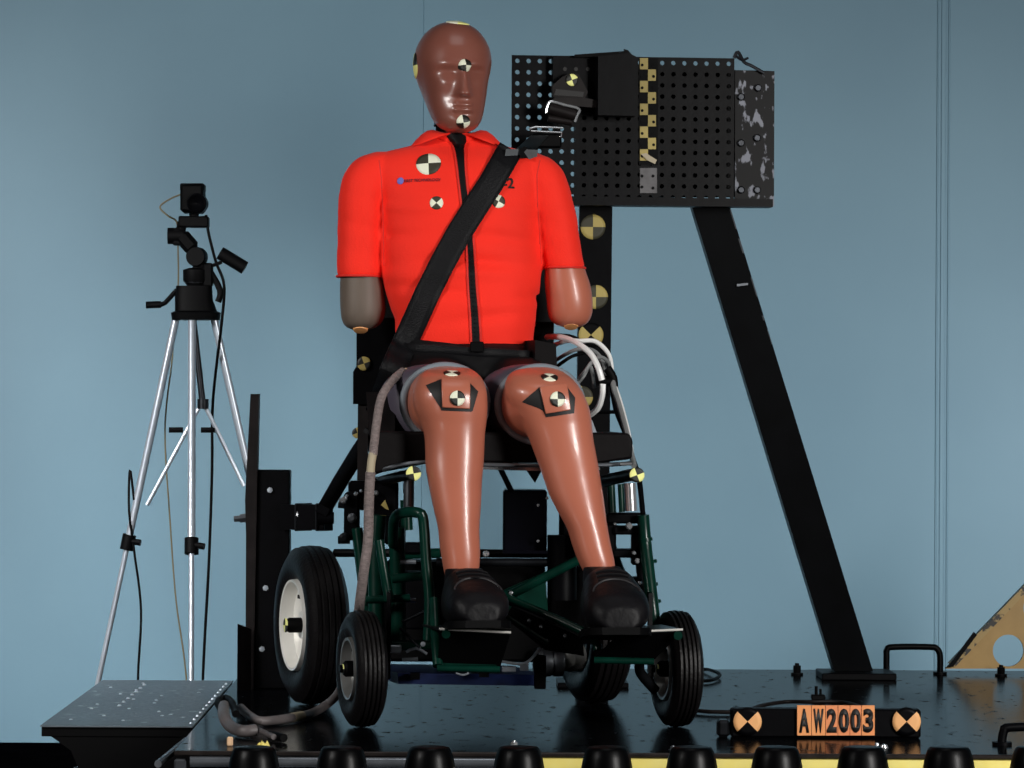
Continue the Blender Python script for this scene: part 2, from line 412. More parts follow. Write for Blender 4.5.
# ================================================================== side plate on the left
side = thing('side_platform', 'grey steel side platform with worn silver spots, left of the deck', 'platform', (-.7, .6, FZ))
lx0 = at(40, 727, 0).x; lx1 = DX0-.004
mb = MB(); mb.box(((lx0+lx1)/2, .63, -.0015), (lx1-lx0, 1.26, .003), bev=.0005); mb.build('top_plate', 'ramp', side)
mb = MB(); mb.box(((lx0+lx1)/2, .632, -.0125), (lx1-lx0-.004, 1.25, .019), bev=.001); mb.build('edge_slab', 'blackmatte', side)
mb = MB()
mb.prism([(lx0+.012, .01, -.016), (lx1, .01, -.016), (lx1, .01, FZ), (lx0+.16, .01, FZ), (lx0+.06, .01, -.05)], (0, 1.2, 0)); mb.build('platform_body', 'blackmatte', side)
mb = MB()
for i in range(18):
    fx, fy = random.random(), random.random()
    p = V((lx0+.03+fx*(lx1-lx0-.05), .08+fy*1.1, 0)); mb.lathe([(.0042, 0), (.003, .0016), (0, .002)], p, (0, 0, 1), 8)
for i in range(13): mb.lathe([(.0045, 0), (.003, .003), (0, .0035)], V((lx1-.008, .06+i*.09, 0)), (0, 0, 1), 8)
for i in range(7): mb.lathe([(.005, 0), (.003, .003), (0, .0035)], V((lx0+.11, .5+i*.1, 0)), (0, 0, 1), 8)
mb.build('rivet_heads', 'alu', side)['kind'] = 'stuff'

# ================================================================== camera tripod
TY = 1.8
tri = thing('camera_tripod', 'silver tripod with black head standing by the wall', 'tripod', V((at(192, 700, TY).x, TY, FZ)))
def T(px, py, dY=0): return at(px, py, TY+dY)
def foot(px, dY): q = at(px, 600, TY+dY); return V((q.x, TY+dY, FZ+.012))
legs = [((176, 318), foot(79, .06), .02, 'l'), ((192, 318), foot(192, -.34), -.03, 'c'), ((214, 318), foot(318, .12), .02, 'r')]
for (hx, hy), ft, dy, nm in legs:
    top = T(hx, hy, dy); mid = top.lerp(ft, .49); L = MB()
    L.tube([top, mid], .0095, 14, 0, 1); o = L.build('leg', 'alu', tri)
    L = MB(); L.tube([mid.lerp(top, .03), ft], .0068, 14, 0, 1); L.build('lower_leg_tube', 'alu', o)
    L = MB(); d = (ft-mid).normalized(); L.tube([mid-d*.02, mid+d*.018], .017, 14, 0, 1); L.tube([mid+V((.008, -.006, .004)), mid+V((.032, -.01, 0))], .008, 10, 0, 1); L.build('leg_clamp', 'blackmatte', o)
    L = MB(); L.cyl(ft+V((0, 0, .02)), ft+V((0, 0, -.011)), .012, .015); L.build('rubber_foot', 'rubber', o)
L = MB(); L.tube([T(193, 318), T(203, 406)], .008, 12, 0, 1); L.lathe([(0, -.012), (.014, -.012), (.014, .012), (0, .012)], T(203, 404), (0, 0, 1), 14); L.build('centre_column', 'darksteel', tri)
for a, b, c in (((202, 402), (147, 505), (183, 430)), ((204, 404), (244, 486), (207, 430))):
    L = MB(); L.tube([T(*a), T(*b)], .0052, 8, 0, 1); br = L.build('brace', 'alu', tri)
    L = MB(); L.tube([T(c[0]-14 if c[0] < 190 else c[0]-6, c[1]), T(c[0]+ (0 if c[0] < 190 else 8), c[1])], .007, 10, 0, 1); L.build('brace_knob', 'blackmatte', br)
L = MB()
L.loft([(T(196, 320), m_at(24, TY), .045, 3), (T(196, 313), m_at(25, TY), .05, 3), (T(196, 311), m_at(21, TY), .04, 3), (T(194, 300), m_at(19, TY), .035, 3), (T(194, 286), m_at(18, TY), .03, 3)], 24)
L.loft([(T(195, 286), m_at(8, TY), .02, 2), (T(195, 281), m_at(12, TY), .028, 2), (T(195, 270), m_at(12, TY), .028, 2), (T(196, 268), m_at(7, TY), .02, 2)], 20)
L.build('tripod_shoulder', 'blackmatte', tri)
L = MB(); L.lathe([(m_at(10.5, TY), -.01), (m_at(11, TY), 0), (m_at(10.5, TY), .008)], T(195, 279), (0, 0, 1), 24); L.build('collar_ring', 'darksteel', tri)
L = MB()
L.lathe([(0, -.025), (.022, -.025), (.024, -.02), (.024, .02), (.022, .025), (0, .025)], T(197, 257), (.1, 1, 0), 20)
L.box(T(187, 242), (m_at(22, TY), .04, m_at(16, TY)), Matrix.Rotation(.85, 3, 'Y'), bev=.01)
L.box(T(177, 237), (m_at(9, TY), .03, m_at(17, TY)), bev=.004)
L.tube([T(176, 228), T(188, 246), T(200, 262), T(196, 272)], .014, 10, 0)
L.tube([T(182, 222), T(180, 238)], .012, 10, 0, 1); L.tube([T(194, 208), T(194, 224)], .012, 10, 0, 1); L.lathe([(0, -.02), (.02, -.02), (.02, .02), (0, .02)], T(176, 236), (1, 0, 0), 16)
L.box(T(194, 222), (m_at(30, TY), .05, m_at(11, TY)), bev=.003)
L.box(T(208, 275), (m_at(10, TY), .03, m_at(24, TY)), bev=.004)
L.tube([T(208, 268), T(220, 290), T(218, 302)], .008, 10, 0)
L.build('pan_head', 'blackmatte', tri)
L = MB(); L.tube([T(206, 268), T(222, 262)], .0045, 8, 0, 1); L.tube([T(220, 253), T(245, 268)], .0165, 16, 0, 1); L.build('pan_handle', 'blackmatte', tri)
L = MB(); L.tube([T(177, 290), T(165, 303), T(160, 305)], .006, 8, 0, 1); L.tube([T(161, 304.5), T(146, 305)], .0085, 12, 0, 1); L.build('crank_handle', 'blackmatte', tri)
vc = thing('video_camera', 'small black video camera on top of the silver tripod', 'camera', T(194, 216))
L = MB(); L.box(T(193, 199), (m_at(23, TY), .09, m_at(28, TY)), bev=.006); L.build('camera_body', 'blackmatte', vc)
L = MB(); c = T(199, 204, -.045); L.lathe([(0, 0), (m_at(7, TY), 0), (m_at(9.5, TY), .002), (m_at(10, TY), -.03), (m_at(8, TY), -.034), (m_at(7, TY), -.03), (0, -.02)], c, (0.12, 1, 0), 24); L.build('lens', 'black', vc)
L = MB(); L.box(T(193, 188), (m_at(24, TY), .07, m_at(8, TY)), bev=.003); L.build('viewfinder', 'blackmatte', vc)
def cable(name, pts, r, m, label, sm=6, seg=8, group=None):
    mb = MB(); mb.tube(pts, r, seg, 0, sm); o = mb.build(name, m, base=pts[0]); tag(o, label, 'cable', group); return o
cable('thin_cable', [T(182, 194, .02), T(170, 199, .02), T(160, 207, .02), T(168, 216, .02), T(177, 223, .04), T(178, 250, .05), T(178, 290, .06), T(172, 360, .06), T(165, 430, .06), T(170, 520, .06), T(176, 600, .05), T(186, 675, .05), V((T(190, 700).x, TY+.05, FZ+.003))], .0022, 'tancable', 'thin tan cable hanging from the camera down between the tripod legs')
cable('black_cable', [T(206, 215), T(209, 235), T(216, 262), T(224, 285), T(222, 320, -.03), T(213, 400, .05), T(212, 470, .05), T(209, 560, .05), T(203, 676, .05), V((T(200, 700).x, TY+.05, FZ+.004))], .0036, 'blackmatte', 'black cable hanging just right of the middle tripod leg')
cable('black_cable', [T(134, 500, .03), T(130, 470, .05), T(129, 510, .03), T(134, 550, .03), T(141, 610, .03), T(138, 680, .03), V((T(137, 700).x, TY+.03, FZ+.004))], .003, 'blackmatte', 'black cable hanging from the left tripod leg clamp')

# ================================================================== perforated panel stand
PY = 1.05; PA = math.radians(6.0)
P0 = at(512, 55, PY); pr = V((math.cos(PA), math.sin(PA), 0)); pn = V((math.sin(PA), -math.cos(PA), 0)); pz = V((0, 0, 1))
stand = thing('perforated_panel_stand', 'black stand with a perforated panel on a post and a slanted strut', 'stand', at(850, 675, 1.5))
def Q(px, py, off=0): return on_plane(px, py, P0, pn, off)
pitch = .0254*.995; hr = .0054; th = .006
def cells(ox, oz, cols, rows, name, mt, parent, skip=None, label=None):
    mb = MB(); o0 = P0 + pr*ox - pz*oz
    bnd = [(-1, -1), (0, -1), (1, -1), (1, 0), (1, 1), (0, 1), (-1, 1), (-1, 0)]
    for i in range(cols):
        for j in range(rows):
            c = o0 + pr*(pitch*(i+.5)) - pz*(pitch*(j+.5))
            out = [c + pr*(x*pitch/2) + pz*(y*pitch/2) for x, y in bnd]
            hol = [c + pr*(math.cos(math.atan2(y, x))*hr) + pz*(math.sin(math.atan2(y, x))*hr) for x, y in bnd]
            vs = out + hol + [p - pn*th for p in out] + [p - pn*th for p in hol]
            fs = []
            for k in range(8):
                k2 = (k+1) % 8
                fs += [(k, k2, 8+k2, 8+k), (8+k, 8+k2, 24+k2, 24+k), (16+k, 24+k, 24+k2, 16+k2)]
                if (i == 0 and k in (6, 7)) or (i == cols-1 and k in (2, 3)) or (j == 0 and k in (4, 5)) or (j == rows-1 and k in (0, 1)): fs.append((k, 16+k, 16+k2, k2))
            mb.add(vs, fs)
    return mb.build(name, mt, parent, label=label, fixn=False)
cells(0, 0, 20, 13, 'perforated_panel', 'black', stand)
b0 = Q(556, 68, -.03); b1 = Q(735, 196, -.03)
mb = MB(); mb.prism([Q(556, 68, -.03), Q(735, 70, -.03), Q(735, 197, -.03), Q(575, 197, -.03), Q(575, 110, -.03), Q(556, 110, -.03)], -pn*.02); mb.build('backing_plate', 'blackmatte', stand)
mb = MB(); mb.prism([Q(735, 70, -.008), Q(774.5, 71, -.008), Q(774, 206, -.008), Q(735, 205, -.008)], -pn*.008); ext = mb.build('extension_plate', 'chipped', stand, label='black plate with chipped paint on the right of the panel')
for px, py in ((741, 97), (758, 88), (741, 143), (757, 138), (741, 190), (757, 190)):
    mb = MB(); c = Q(px, py, -.006); mb.lathe([(.0085, -.002), (.0085, .003), (.006, .005), (0, .005)], c, pn, 12); mb.build('bolt_head', 'darksteel', ext)
mb = MB(); a = Q(570, 200, .012); b = Q(772, 201, .012); mb.prism([Q(566, 196, .014), Q(773, 199, .014), Q(773, 207, .014), Q(566, 205, .014)], -pn*.06); mb.build('bottom_beam', 'black', stand)
# chequered strip, built as thin squares
strip = MB(); strip.prism([Q(639, 58, .0015), Q(658, 58.4, .0015), Q(658, 165, .0015), Q(639, 165, .0015)], -pn*.001)
cs = strip.build('chequered_strip', 'blackmatte', stand, label='column of faded yellow squares with holes down the panel')
for k in range(9):
    x = 640 if k % 2 == 0 else 648; y = 58 + k*11.4
    mb = MB(); w = 8; hh = 11.4
    mb.prism([Q(x, y, .0028), Q(x+w, y, .0028), Q(x+w, y+hh, .0028), Q(x, y+hh, .0028)], -pn*.001); mb.build('yellow_square', 'tdull', cs)
for j in range(9):
    for x in (642.2, 653.6):
        mb = MB(); c = Q(x, 65+11.4*j, .0035); mb.lathe([(0, 0), (.0034, 0), (.0034, -.002)], c, pn, 10); mb.build('hole_rim', 'blackmatte', cs)
mb = MB(); mb.prism([Q(640, 168, .002), Q(657, 168, .002), Q(657, 193, .002), Q(640, 193, .002)], -pn*.002); tp = mb.build('grey_tape', 'tape', stand)
for x, y in ((642, 176), (653, 176), (642, 187), (653, 188)):
    mb = MB(); c = Q(x, y, .003); mb.lathe([(0, 0), (.0034, 0), (.0034, -.002)], c, pn, 10); mb.build('hole_rim', 'blackmatte', tp)
mb = MB(); mb.prism([Q(641, 154, .01), Q(646, 153, .01), Q(657, 160, .004), Q(655, 164, .004), Q(647, 160, .008)], -pn*.002); mb.build('peeling_tape', 'ropeyellow', stand)
mb = MB(); mb.tube([Q(734, 58, .004), Q(738, 52, .005), Q(744, 62, .004), Q(752, 66, .003), Q(764, 73, 0)], .004, 8); mb.tube([Q(736, 56, .006), Q(742, 60, .01), Q(748, 58, .006)], .003, 8); mb.build('twisted_wire', 'darksteel', stand)
# equipment box on the panel
mb = MB(); mb.prism([Q(553, 56, .03), Q(600, 55, .03), Q(600, 66, .03), Q(600, 115, .03), Q(596, 100, .03), Q(553, 98, .03)], -pn*.028); mb.build('mounting_plate', 'black', stand)
mb = MB(); mb.prism([Q(598, 56, .075), Q(629, 53, .075), Q(637, 57, .075), Q(636, 116, .075), Q(598, 115, .075)], -pn*.045); mb.build('equipment_box', 'black', stand)
mb = MB(); mb.prism([Q(575, 54.5, .05), Q(625, 51, .05), Q(624, 49, .05), Q(628, 50, .05), Q(634, 57, .05), Q(575, 57, .05)], -pn*.01); mb.build('top_flap', 'blackmatte', stand)
for x in (565, 576, 588, 598): 
    mb = MB(); c = Q(x, 69, .0315); mb.lathe([(0, 0), (.0045, 0), (.0045, -.003)], c, pn, 12); mb.build('dark_hole', 'ink', stand)
# post and strut
y0 = 1.12
mb = MB(); a = at(595, 196, y0); b = at(591, 540, y0); mb.prism([at(580, 196, y0), at(612.5, 196, y0), at(610, 420, y0), at(609, 560, y0), V((at(609, 560, y0).x, y0, 0.012)), V((at(577, 560, y0).x, y0, 0.012)), at(577, 420, y0)], (0, .07, 0)); post = mb.build('upright_post', 'black', stand)
for px, py, r, rot, mt in ((593, 227, 12.5, 0, ('tdull', 'tdark')), (596, 297, 12, 0, ('tdull', 'tdark')), (591, 335, 12.5, -45, ('tdull', 'blackmatte')), (582, 397, 11, 0, ('tdark', 'tdull'))):
    disc_target(post, at(px, py, y0-.001), (0, -1, 0), m_at(r, y0), rot, mt, name='target_marker')
mb = MB(); mb.box(at(593, 662, y0)*1+V((0, .03, 0)) if False else V((at(593, 600, y0).x, y0+.035, .006)), (.16, .16, .012), bev=.002); mb.build('post_base', 'black', stand)
sy = 1.42
mb = MB(); 
tl, tr_, brr, bl = at(690, 200, 1.16), at(728, 200, 1.16), at(873, 671, sy), at(834, 671, sy)
mb.add([tl, tr_, brr, bl, tl+V((0, .07, 0)), tr_+V((0, .07, 0)), brr+V((0, .07, 0)), bl+V((0, .07, 0))], [(0, 1, 2, 3), (4, 7, 6, 5), (0, 4, 5, 1), (1, 5, 6, 2), (2, 6, 7, 3), (3, 7, 4, 0)])
st = mb.build('slanted_strut', 'strut', stand)
mb = MB()
for t0, t1, w in ((.02, .06, .003), (.08, .11, .004), (.16, .2, .003), (.24, .25, .004), (.27, .3, .002)):
    p, q = tr_.lerp(brr, t0), tr_.lerp(brr, t1); mb.prism([p+V((-w, -.001, 0)), p+V((0, -.001, 0)), q+V((0, -.001, 0)), q+V((-w, -.001, 0))], (0, .002, 0))
mb.prism([at(737, 284, 1.2)+V((0, -.002, 0)), at(748, 283, 1.2)+V((0, -.002, 0)), at(748, 285, 1.2)+V((0, -.002, 0)), at(737, 286.5, 1.2)+V((0, -.002, 0))], (0, .01, 0))
mb.build('paint_chips', 'steel', st)
mb = MB(); mb.box(V((at(857, 675, sy).x, sy+.03, .008)), (m_at(74, sy), .17, .016), bev=.002); mb.build('base_plate', 'black', stand)

# belt guide hardware in front of the panel
guide = thing('belt_guide', 'black bracket with a chrome roller frame on the perforated panel above the shoulder', 'bracket', Q(570, 100, .05))
mb = MB(); mb.prism([Q(552, 86, .06), Q(562, 77, .06), Q(570, 73, .06), Q(578, 74, .06), Q(583, 82, .06), Q(588, 92, .06), Q(585, 98, .06), Q(553, 97, .06)], -pn*.02)
mb.prism([Q(555, 97, .058), Q(586, 98, .058), Q(600, 101, .05), Q(598, 108, .05), Q(575, 106, .055), Q(552, 100, .058)], -pn*.02); gb = mb.build('bracket_plate', 'bracket', guide)
mb = MB(); mb.prism([Q(556, 89, .062), Q(584, 92, .062), Q(583, 97, .062), Q(554, 95, .062)], -pn*.003); mb.build('slot', 'ink', gb)
disc_target(guide, Q(572, 80, .062), pn, m_at(6, PY), 20, ('tyel', 'tblack'))
def fr(a, b, c, d, off): return [Q(*a, off), Q(*b, off), Q(*c, off), Q(*d, off)]
mb = MB(); pts = [(546, 113), (551, 101.5), (579, 109), (575, 122)]
mb.tube([Q(*pts[0], .09), Q(547.5, 106, .09), Q(*pts[1], .09), Q(565, 105, .09), Q(*pts[2], .09), Q(577, 116, .09), Q(*pts[3], .09)], .0032, 10, 0, 4); mb.build('roller_frame', 'chrome', guide)
mb = MB(); mb.tube([Q(549, 108, .08), Q(575, 115, .08)], .014, 18, 0, 1); mb.tube([Q(548, 118, .075), Q(572, 122, .075)], .009, 12, 0, 1); mb.build('belt_roller', 'bracket', guide)
mb = MB(); mb.tube([Q(529, 129.5, .1), Q(536, 127, .1), Q(563, 128, .1)], .0022, 8, 0, 2); mb.tube([Q(531, 131, .1), Q(562, 132.5, .1), Q(561, 137, .1)], .0018, 8, 0, 1); mb.build('wire_frame', 'chrome', guide)
mb = MB(); mb.box(Q(546, 141, .08), (m_at(30, PY), .03, m_at(14, PY)), Matrix.Rotation(PA, 3, 'Z'), bev=.004); mb.tube([Q(560, 122, .07), Q(555, 140, .07)], .006, 10, 0, 1); mb.build('lower_block', 'blackmatte', guide)

# ================================================================== sled details: gusset, handles, anchor post
GY = 1.6
g = thing('yellow_gusset', 'mustard yellow triangular steel gusset with round holes at the right rear edge', 'gusset', at(1000, 668, GY))
tri_pts = [(945, 668.5), (1024, 588), (1110, 500), (1110, 668.5)]
cu = bpy.data.curves.new('gusset_plate', 'CURVE'); cu.dimensions = '2D'; cu.fill_mode = 'BOTH'; cu.extrude = .006; cu.bevel_depth = 0
def spl(pts):
    s = cu.splines.new('POLY'); s.points.add(len(pts)-1); s.use_cyclic_u = True
    for i, p in enumerate(pts): s.points[i].co = (p.x, p.z, 0, 1)
gb0 = base_of(g)
for q in (tri_pts, [(1008+15.5*math.cos(a*PI/16), 650.5+16*math.sin(a*PI/16)) for a in range(32)], [(1040+17*math.cos(a*PI/16), 608+17*math.sin(a*PI/16)) for a in range(32)]):
    spl([at(x, y, GY)-gb0 if False else V(((at(x, y, GY)-gb0).x, 0, (at(x, y, GY)-gb0).z)) for x, y in q])
tmp = bpy.data.objects.new('tmp', cu); COL.objects.link(tmp)
dg = bpy.context.evaluated_depsgraph_get(); dg.update(); me = bpy.data.meshes.new_from_object(tmp.evaluated_get(dg)); bpy.data.objects.remove(tmp)
me.transform(Matrix.Rotation(PI/2, 4, 'X')); me.materials.clear(); me.materials.append(M['mustard'])
go = bpy.data.objects.new('gusset_plate', me); COL.objects.link(go); go.parent = g; go['base'] = tuple(gb0)
mb = MB(); a, b, c, d = (950, 664), (1030, 583), (1033, 588), (955, 667.5)
mb.prism([at(949, 663.5, GY-.012), at(1110, 497, GY-.012), at(1110, 505, GY-.012), at(955, 667, GY-.012)], (0, .03, 0)); mb.build('edge_flange', 'mustardworn', g, label='chipped sloping edge flange')
mb = MB(); mb.prism([at(948, 667, GY-.02), at(974, 632, GY-.02), at(977, 635, GY-.02), at(953, 667, GY-.02)], (0, .008, 0)); mb.build('rubber_edge', 'blackmatte', g)
def handle(pts, r, label):
    mb = MB(); mb.tube(pts, r, 14, 0, 4)
    for p in (pts[0], pts[-1]): mb.cyl(V((p.x, p.y, 0)), V((p.x, p.y, .006)), r*2.2)
    o = mb.build('grab_handle', 'black', base=V((pts[0].x, pts[0].y, 0))); tag(o, label, 'handle')
def hz(p): return V((p.x, p.y, 0))
hy = 1.58
handle([hz(at(886.5, 660, hy)), at(886.5, 656, hy), at(887, 650, hy), at(893, 647, hy), at(930, 647, hy), at(937, 649, hy), at(940, 656, hy), hz(at(940, 660, hy))], .0075, 'black bent bar handle on the deck right of the slanted strut')
hy = -.33
handle([hz(at(1002, 745, hy)), at(1002, 740, hy), at(1004, 731, hy), at(1010, 727.5, hy), at(1060, 727, hy), at(1066, 733, hy), hz(at(1067, 745, hy))], .0085, 'black bar handle on the deck at the lower right picture edge')

AY = 1.0
ap = thing('belt_anchor_post', 'dark steel belt anchor post standing left of the rear wheel', 'post', V((at(270, 690, AY).x, AY, 0)))
zb = .0
mb = MB(); x0, x1 = at(252, 480, AY).x, at(290, 480, AY).x; zt = at(270, 470, AY).z
mb.box(((x0+x1)/2, AY+.035, zt/2), (x1-x0, .07, zt), bev=.003); pm = mb.build('post_tube', 'black', ap)
mb = MB(); mb.prism([at(250.5, 394, AY-.01), at(259, 394, AY-.01), at(256, 535, AY-.01), V((at(254, 560, AY-.01).x, AY-.01, 0)), V((at(246, 560, AY-.01).x, AY-.01, 0)), at(246, 535, AY-.01), at(245, 500, AY-.01)], (0, .05, 0)); mb.build('angle_bar', 'bracket', ap, label='taller brown steel bar along the post')
for px, py in ((270, 490), (265.5, 588), (262, 649)):
    mb = MB(); mb.lathe([(0, -.002), (.0065, -.002), (.0065, .004), (0, .005)], at(px, py, AY-.001), (0, -1, 0), 6); mb.build('bolt_head', 'alu', ap)
mb = MB(); mb.tube([at(234, 519, AY+.02), at(247, 518, AY+.02)], .0075, 6, 0, 1); mb.tube([at(240, 518.5, AY+.02), at(248, 517.5, AY+.02)], .011, 6, 0, 1); mb.build('side_bolt', 'steel', ap)
mb = MB(); mb.prism([at(237.5, 624, AY-.06), at(251, 629, AY-.03), at(251, 690, AY-.03)*1, V((at(237, 690, AY-.06).x, AY-.06, 0))], (0, .012, 0)); mb.build('foot_plate', 'bracket', ap)
mb = MB(); c0, c1 = at(288, 517, AY+.01), at(325, 517, AY-.05)
ax = (c1-c0); L_ = ax.length; axn = ax.normalized(); sidev = axn.cross(V((0, 0, 1))).normalized()
hh = m_at(12.5, AY)
def rect(c, h, w): return [c+V((0, 0, h))+sidev*w, c+V((0, 0, h))-sidev*w, c-V((0, 0, h))-sidev*w, c-V((0, 0, h))+sidev*w]
mb.prism(rect(c0, hh, hh), ax); aa = mb.build('anchor_arm', 'black', ap)
for q_ in (.42, .98):
    rc = rect(c0 + ax*q_, hh*1.04, hh*1.04)
    for e_ in range(4): mb = MB(); mb.tube([rc[e_], rc[(e_+1) % 4]], .0022, 6, 0, 1); mb.build('arm_edge', 'darksteel', aa)
mb = MB(); mb.lathe([(0, -.001), (.008, -.001), (.008, .006), (0, .007)], at(300, 514, AY-.035), (0, -1, 0), 16); mb.build('bolt_head', 'chrome', aa)
mb = MB(); mb.cyl(at(318, 518, AY-.07), at(334, 518, AY-.07), .017, .013); mb.box(at(322, 517, AY-.05), (.012, .05, .056), bev=.002); mb.build('swivel_end', 'black', ap)

# ================================================================== WHEELCHAIR
YAW = math.radians(13)
O = V((at(516.5, 700, 0).x, 0.03, 0)); R_ = V((math.cos(YAW), math.sin(YAW), 0)); B_ = V((-math.sin(YAW), math.cos(YAW), 0))
def L3(u, v, z): return O + R_*u + B_*v + V((0, 0, z))
chair = thing('wheelchair', 'black and dark green heavy test wheelchair carrying the seated dummy', 'wheelchair', V((O.x, .25, 0)))
def wheel(c, R, w, rim_r, yaw, name, rimmat, big):
    ax = V((math.cos(yaw), math.sin(yaw), 0))
    h = w/2; pr_ = []
    # tyre profile: sidewalls, ribbed tread
    pr_ = [(rim_r, -h*.62), (rim_r+.006, -h*.8), (R*.72, -h*.98), (R*.84, -h*.97), (R*.92, -h*.8)]
    n = 5
    for i in range(n):
        a0 = -h*.72 + i*(h*1.44/n); a1 = a0 + h*1.44/n
        top = R - .010*((abs((a0+a1)/2)/h)**2)*(R/.12)
        pr_ += [(top-.0035, a0+.0004), (top, a0+.0022), (top, a1-.0022), (top-.0035, a1-.0004)]
    pr_ += [(R*.92, h*.8), (R*.84, h*.97), (R*.72, h*.98), (rim_r+.006, h*.8), (rim_r, h*.62)]
    mb = MB(); mb.lathe(pr_, c, ax, 64, closed=True); t = mb.build(name, 'rubber', chair, angle=50)
    mb = MB()
    for sg in (-1, 1):
        mb.lathe([(rim_r+.003, sg*h*.60), (rim_r+.001, sg*h*.97), (rim_r-.004, sg*h*.95), (rim_r-.009, sg*h*.35), (rim_r*.55, sg*h*.2), (rim_r*.34, sg*h*.3), (rim_r*.30, sg*h*.5), (0, sg*h*.5)], c, ax, 48)
    mb.build('rim', rimmat, t)
    mb = MB(); p = c - ax*h*.5
    mb.lathe([(.016, 0), (.016, -h*.55), (.012, -h*.7), (0, -h*.7)], p, ax, 20); mb.build('axle_cap', 'blackmatte', t)
    e = p - ax*(h*.72)
    disc_target(t, e, -ax, .015 if big else .009, 0, ('tyel', 'tblack'))
    mb = MB()
    q = c - ax*h*.45 + V((0, 0, rim_r*.62)); mb.box(q, (.006, .05*(R/.16), .008), Matrix.Rotation(yaw, 3, 'Z')); mb.build('rim_slot', 'blackmatte', t)
    # contact patch stays on the deck
    return t
WY_ = math.radians(16)
def wc(px, pybot, R):   # wheel centre from its contact pixel
    p = on_deck(px, pybot); return V((p.x, p.y, R))
cl = V((at(362, 700, .03).x, .0, .115)); cr = V((at(675.5, 700, .06).x, .045, .115))
wheel(cl, .115, .062, .060, math.radians(15), 'front_wheel', 'rimgrey', False)
wheel(cr, .115, .062, .060, math.radians(12), 'front_wheel', 'rimgrey', False)
rl = V((at(311.5, 600, .57).x, .57, .168)); rr_ = V((at(594, 600, .65).x, .65, .168))
wheel(rl, .168, .092, .095, math.radians(18), 'rear_wheel', 'rim', True)
wheel(rr_, .168, .092, .095, math.radians(16), 'rear_wheel', 'rim', True)
def part(name, m, fn, label=None, parent=None, **k):
    mb = MB(); fn(mb); return mb.build(name, m, parent or chair, label=label, **k)
# forks
def fork(c, s):
    def f(mb):
        ax = V((math.cos(math.radians(14)), math.sin(math.radians(14)), 0))
        i = c + ax*.05*s
        if s > 0: mb.prism([i+V((0, -.02, -.02)), i+V((0, .02, -.02)), i+V((0, .05, .15)), i+V((0, -.02, .15))], ax*.008)
        else: mb.prism([i+V((0, -.02, -.02)), i+V((0, .02, -.02)), i+V((0, .05, .15)), i+V((0, -.02, .15))], ax*-.008)
        mb.cyl(c-ax*.045, c+ax*.055*s, .008)
    part('caster_fork', 'black', f)
fork(cl, 1); fork(cr, -1)
part('rear_axle', 'darksteel', lambda mb: mb.cyl(rl, rr_, .014))
# seat
def seatf(mb):
    Y0, Y1 = .02, .5
    def qd(Y, s=0): return None
    f = [at(374, 440, .02), at(376, 431, .02), at(629, 433, .09), at(633, 440, .09), at(632, 459, .09), at(600, 463, .09), at(430, 463, .04), at(374, 474, .02)]
    mb.prism(f, (-.01, .44, 0))
o = part('seat_cushion', 'seat', seatf, angle=50)
bev = o.modifiers.new('b', 'BEVEL'); bev.width = .006; bev.segments = 3; bev.limit_method = 'ANGLE'
part('seat_rail', 'steel', lambda mb: mb.tube([at(372, 474, .05), at(388, 468, .02), at(408, 463.5, .01), at(432, 462, .0), at(480, 464.5, .03), at(560, 465.5, .05), at(612, 464.5, .08), at(632, 463, .1)], .0042, 10))
part('seat_pan', 'chrome', lambda mb: mb.prism([at(482, 465, .07), at(600, 466, .1), at(600, 470, .1), at(560, 471.5, .09), at(482, 469.5, .07)], B_*.38), label='bright steel pan under the seat')
part('seat_bracket', 'darksteel', lambda mb: mb.prism([at(497, 468, .1), at(503, 468, .1), at(514, 490, .1), at(508, 491, .1)], (0, .02, 0)))
part('seat_bracket', 'darksteel', lambda mb: mb.prism([at(526, 470, .12), at(542, 470, .12), at(535, 483, .12)], (0, .03, 0)))
# arm-height side rails with targets
def bar(a, ya, b, yb, r): return lambda mb: mb.tube([at(*a, ya), at(*b, yb)], r, 12, 0, 1)
part('side_rail', 'black', lambda mb: (mb.tube([at(378, 482, .35), at(398, 477, .1), at(412, 474, -.02)], .011, 12, 0, 2), mb.tube([at(362, 505, .45), at(375, 484, .3)], .012)))
disc_target(chair, at(413.5, 473.5, -.04), (.1, -1, 0), m_at(7.5, 0), 100, ('tyel', 'tblack'))
part('side_rail', 'black', lambda mb: mb.tube([at(596, 484, .35), at(612, 479, .2), at(636, 474, -.0)], .0125, 12, 0, 2))
disc_target(chair, at(637, 475, -.02), (.1, -1, 0), m_at(7.5, 0), 110, ('tyel', 'tblack'))
part('suspension_piston', 'chrome', lambda mb: (mb.cyl(at(629.5, 483, .08), at(631, 511, .08), .0125), ), label='bright chrome piston on the right side')
part('suspension_piston', 'steel', lambda mb: (mb.cyl(at(409, 480, .05), at(408.5, 512, .05), .0105), ))
part('chrome_tip', 'chrome', lambda mb: mb.tube([at(620, 464, .06), at(632, 464, .06)], .003, 8, 0, 1))
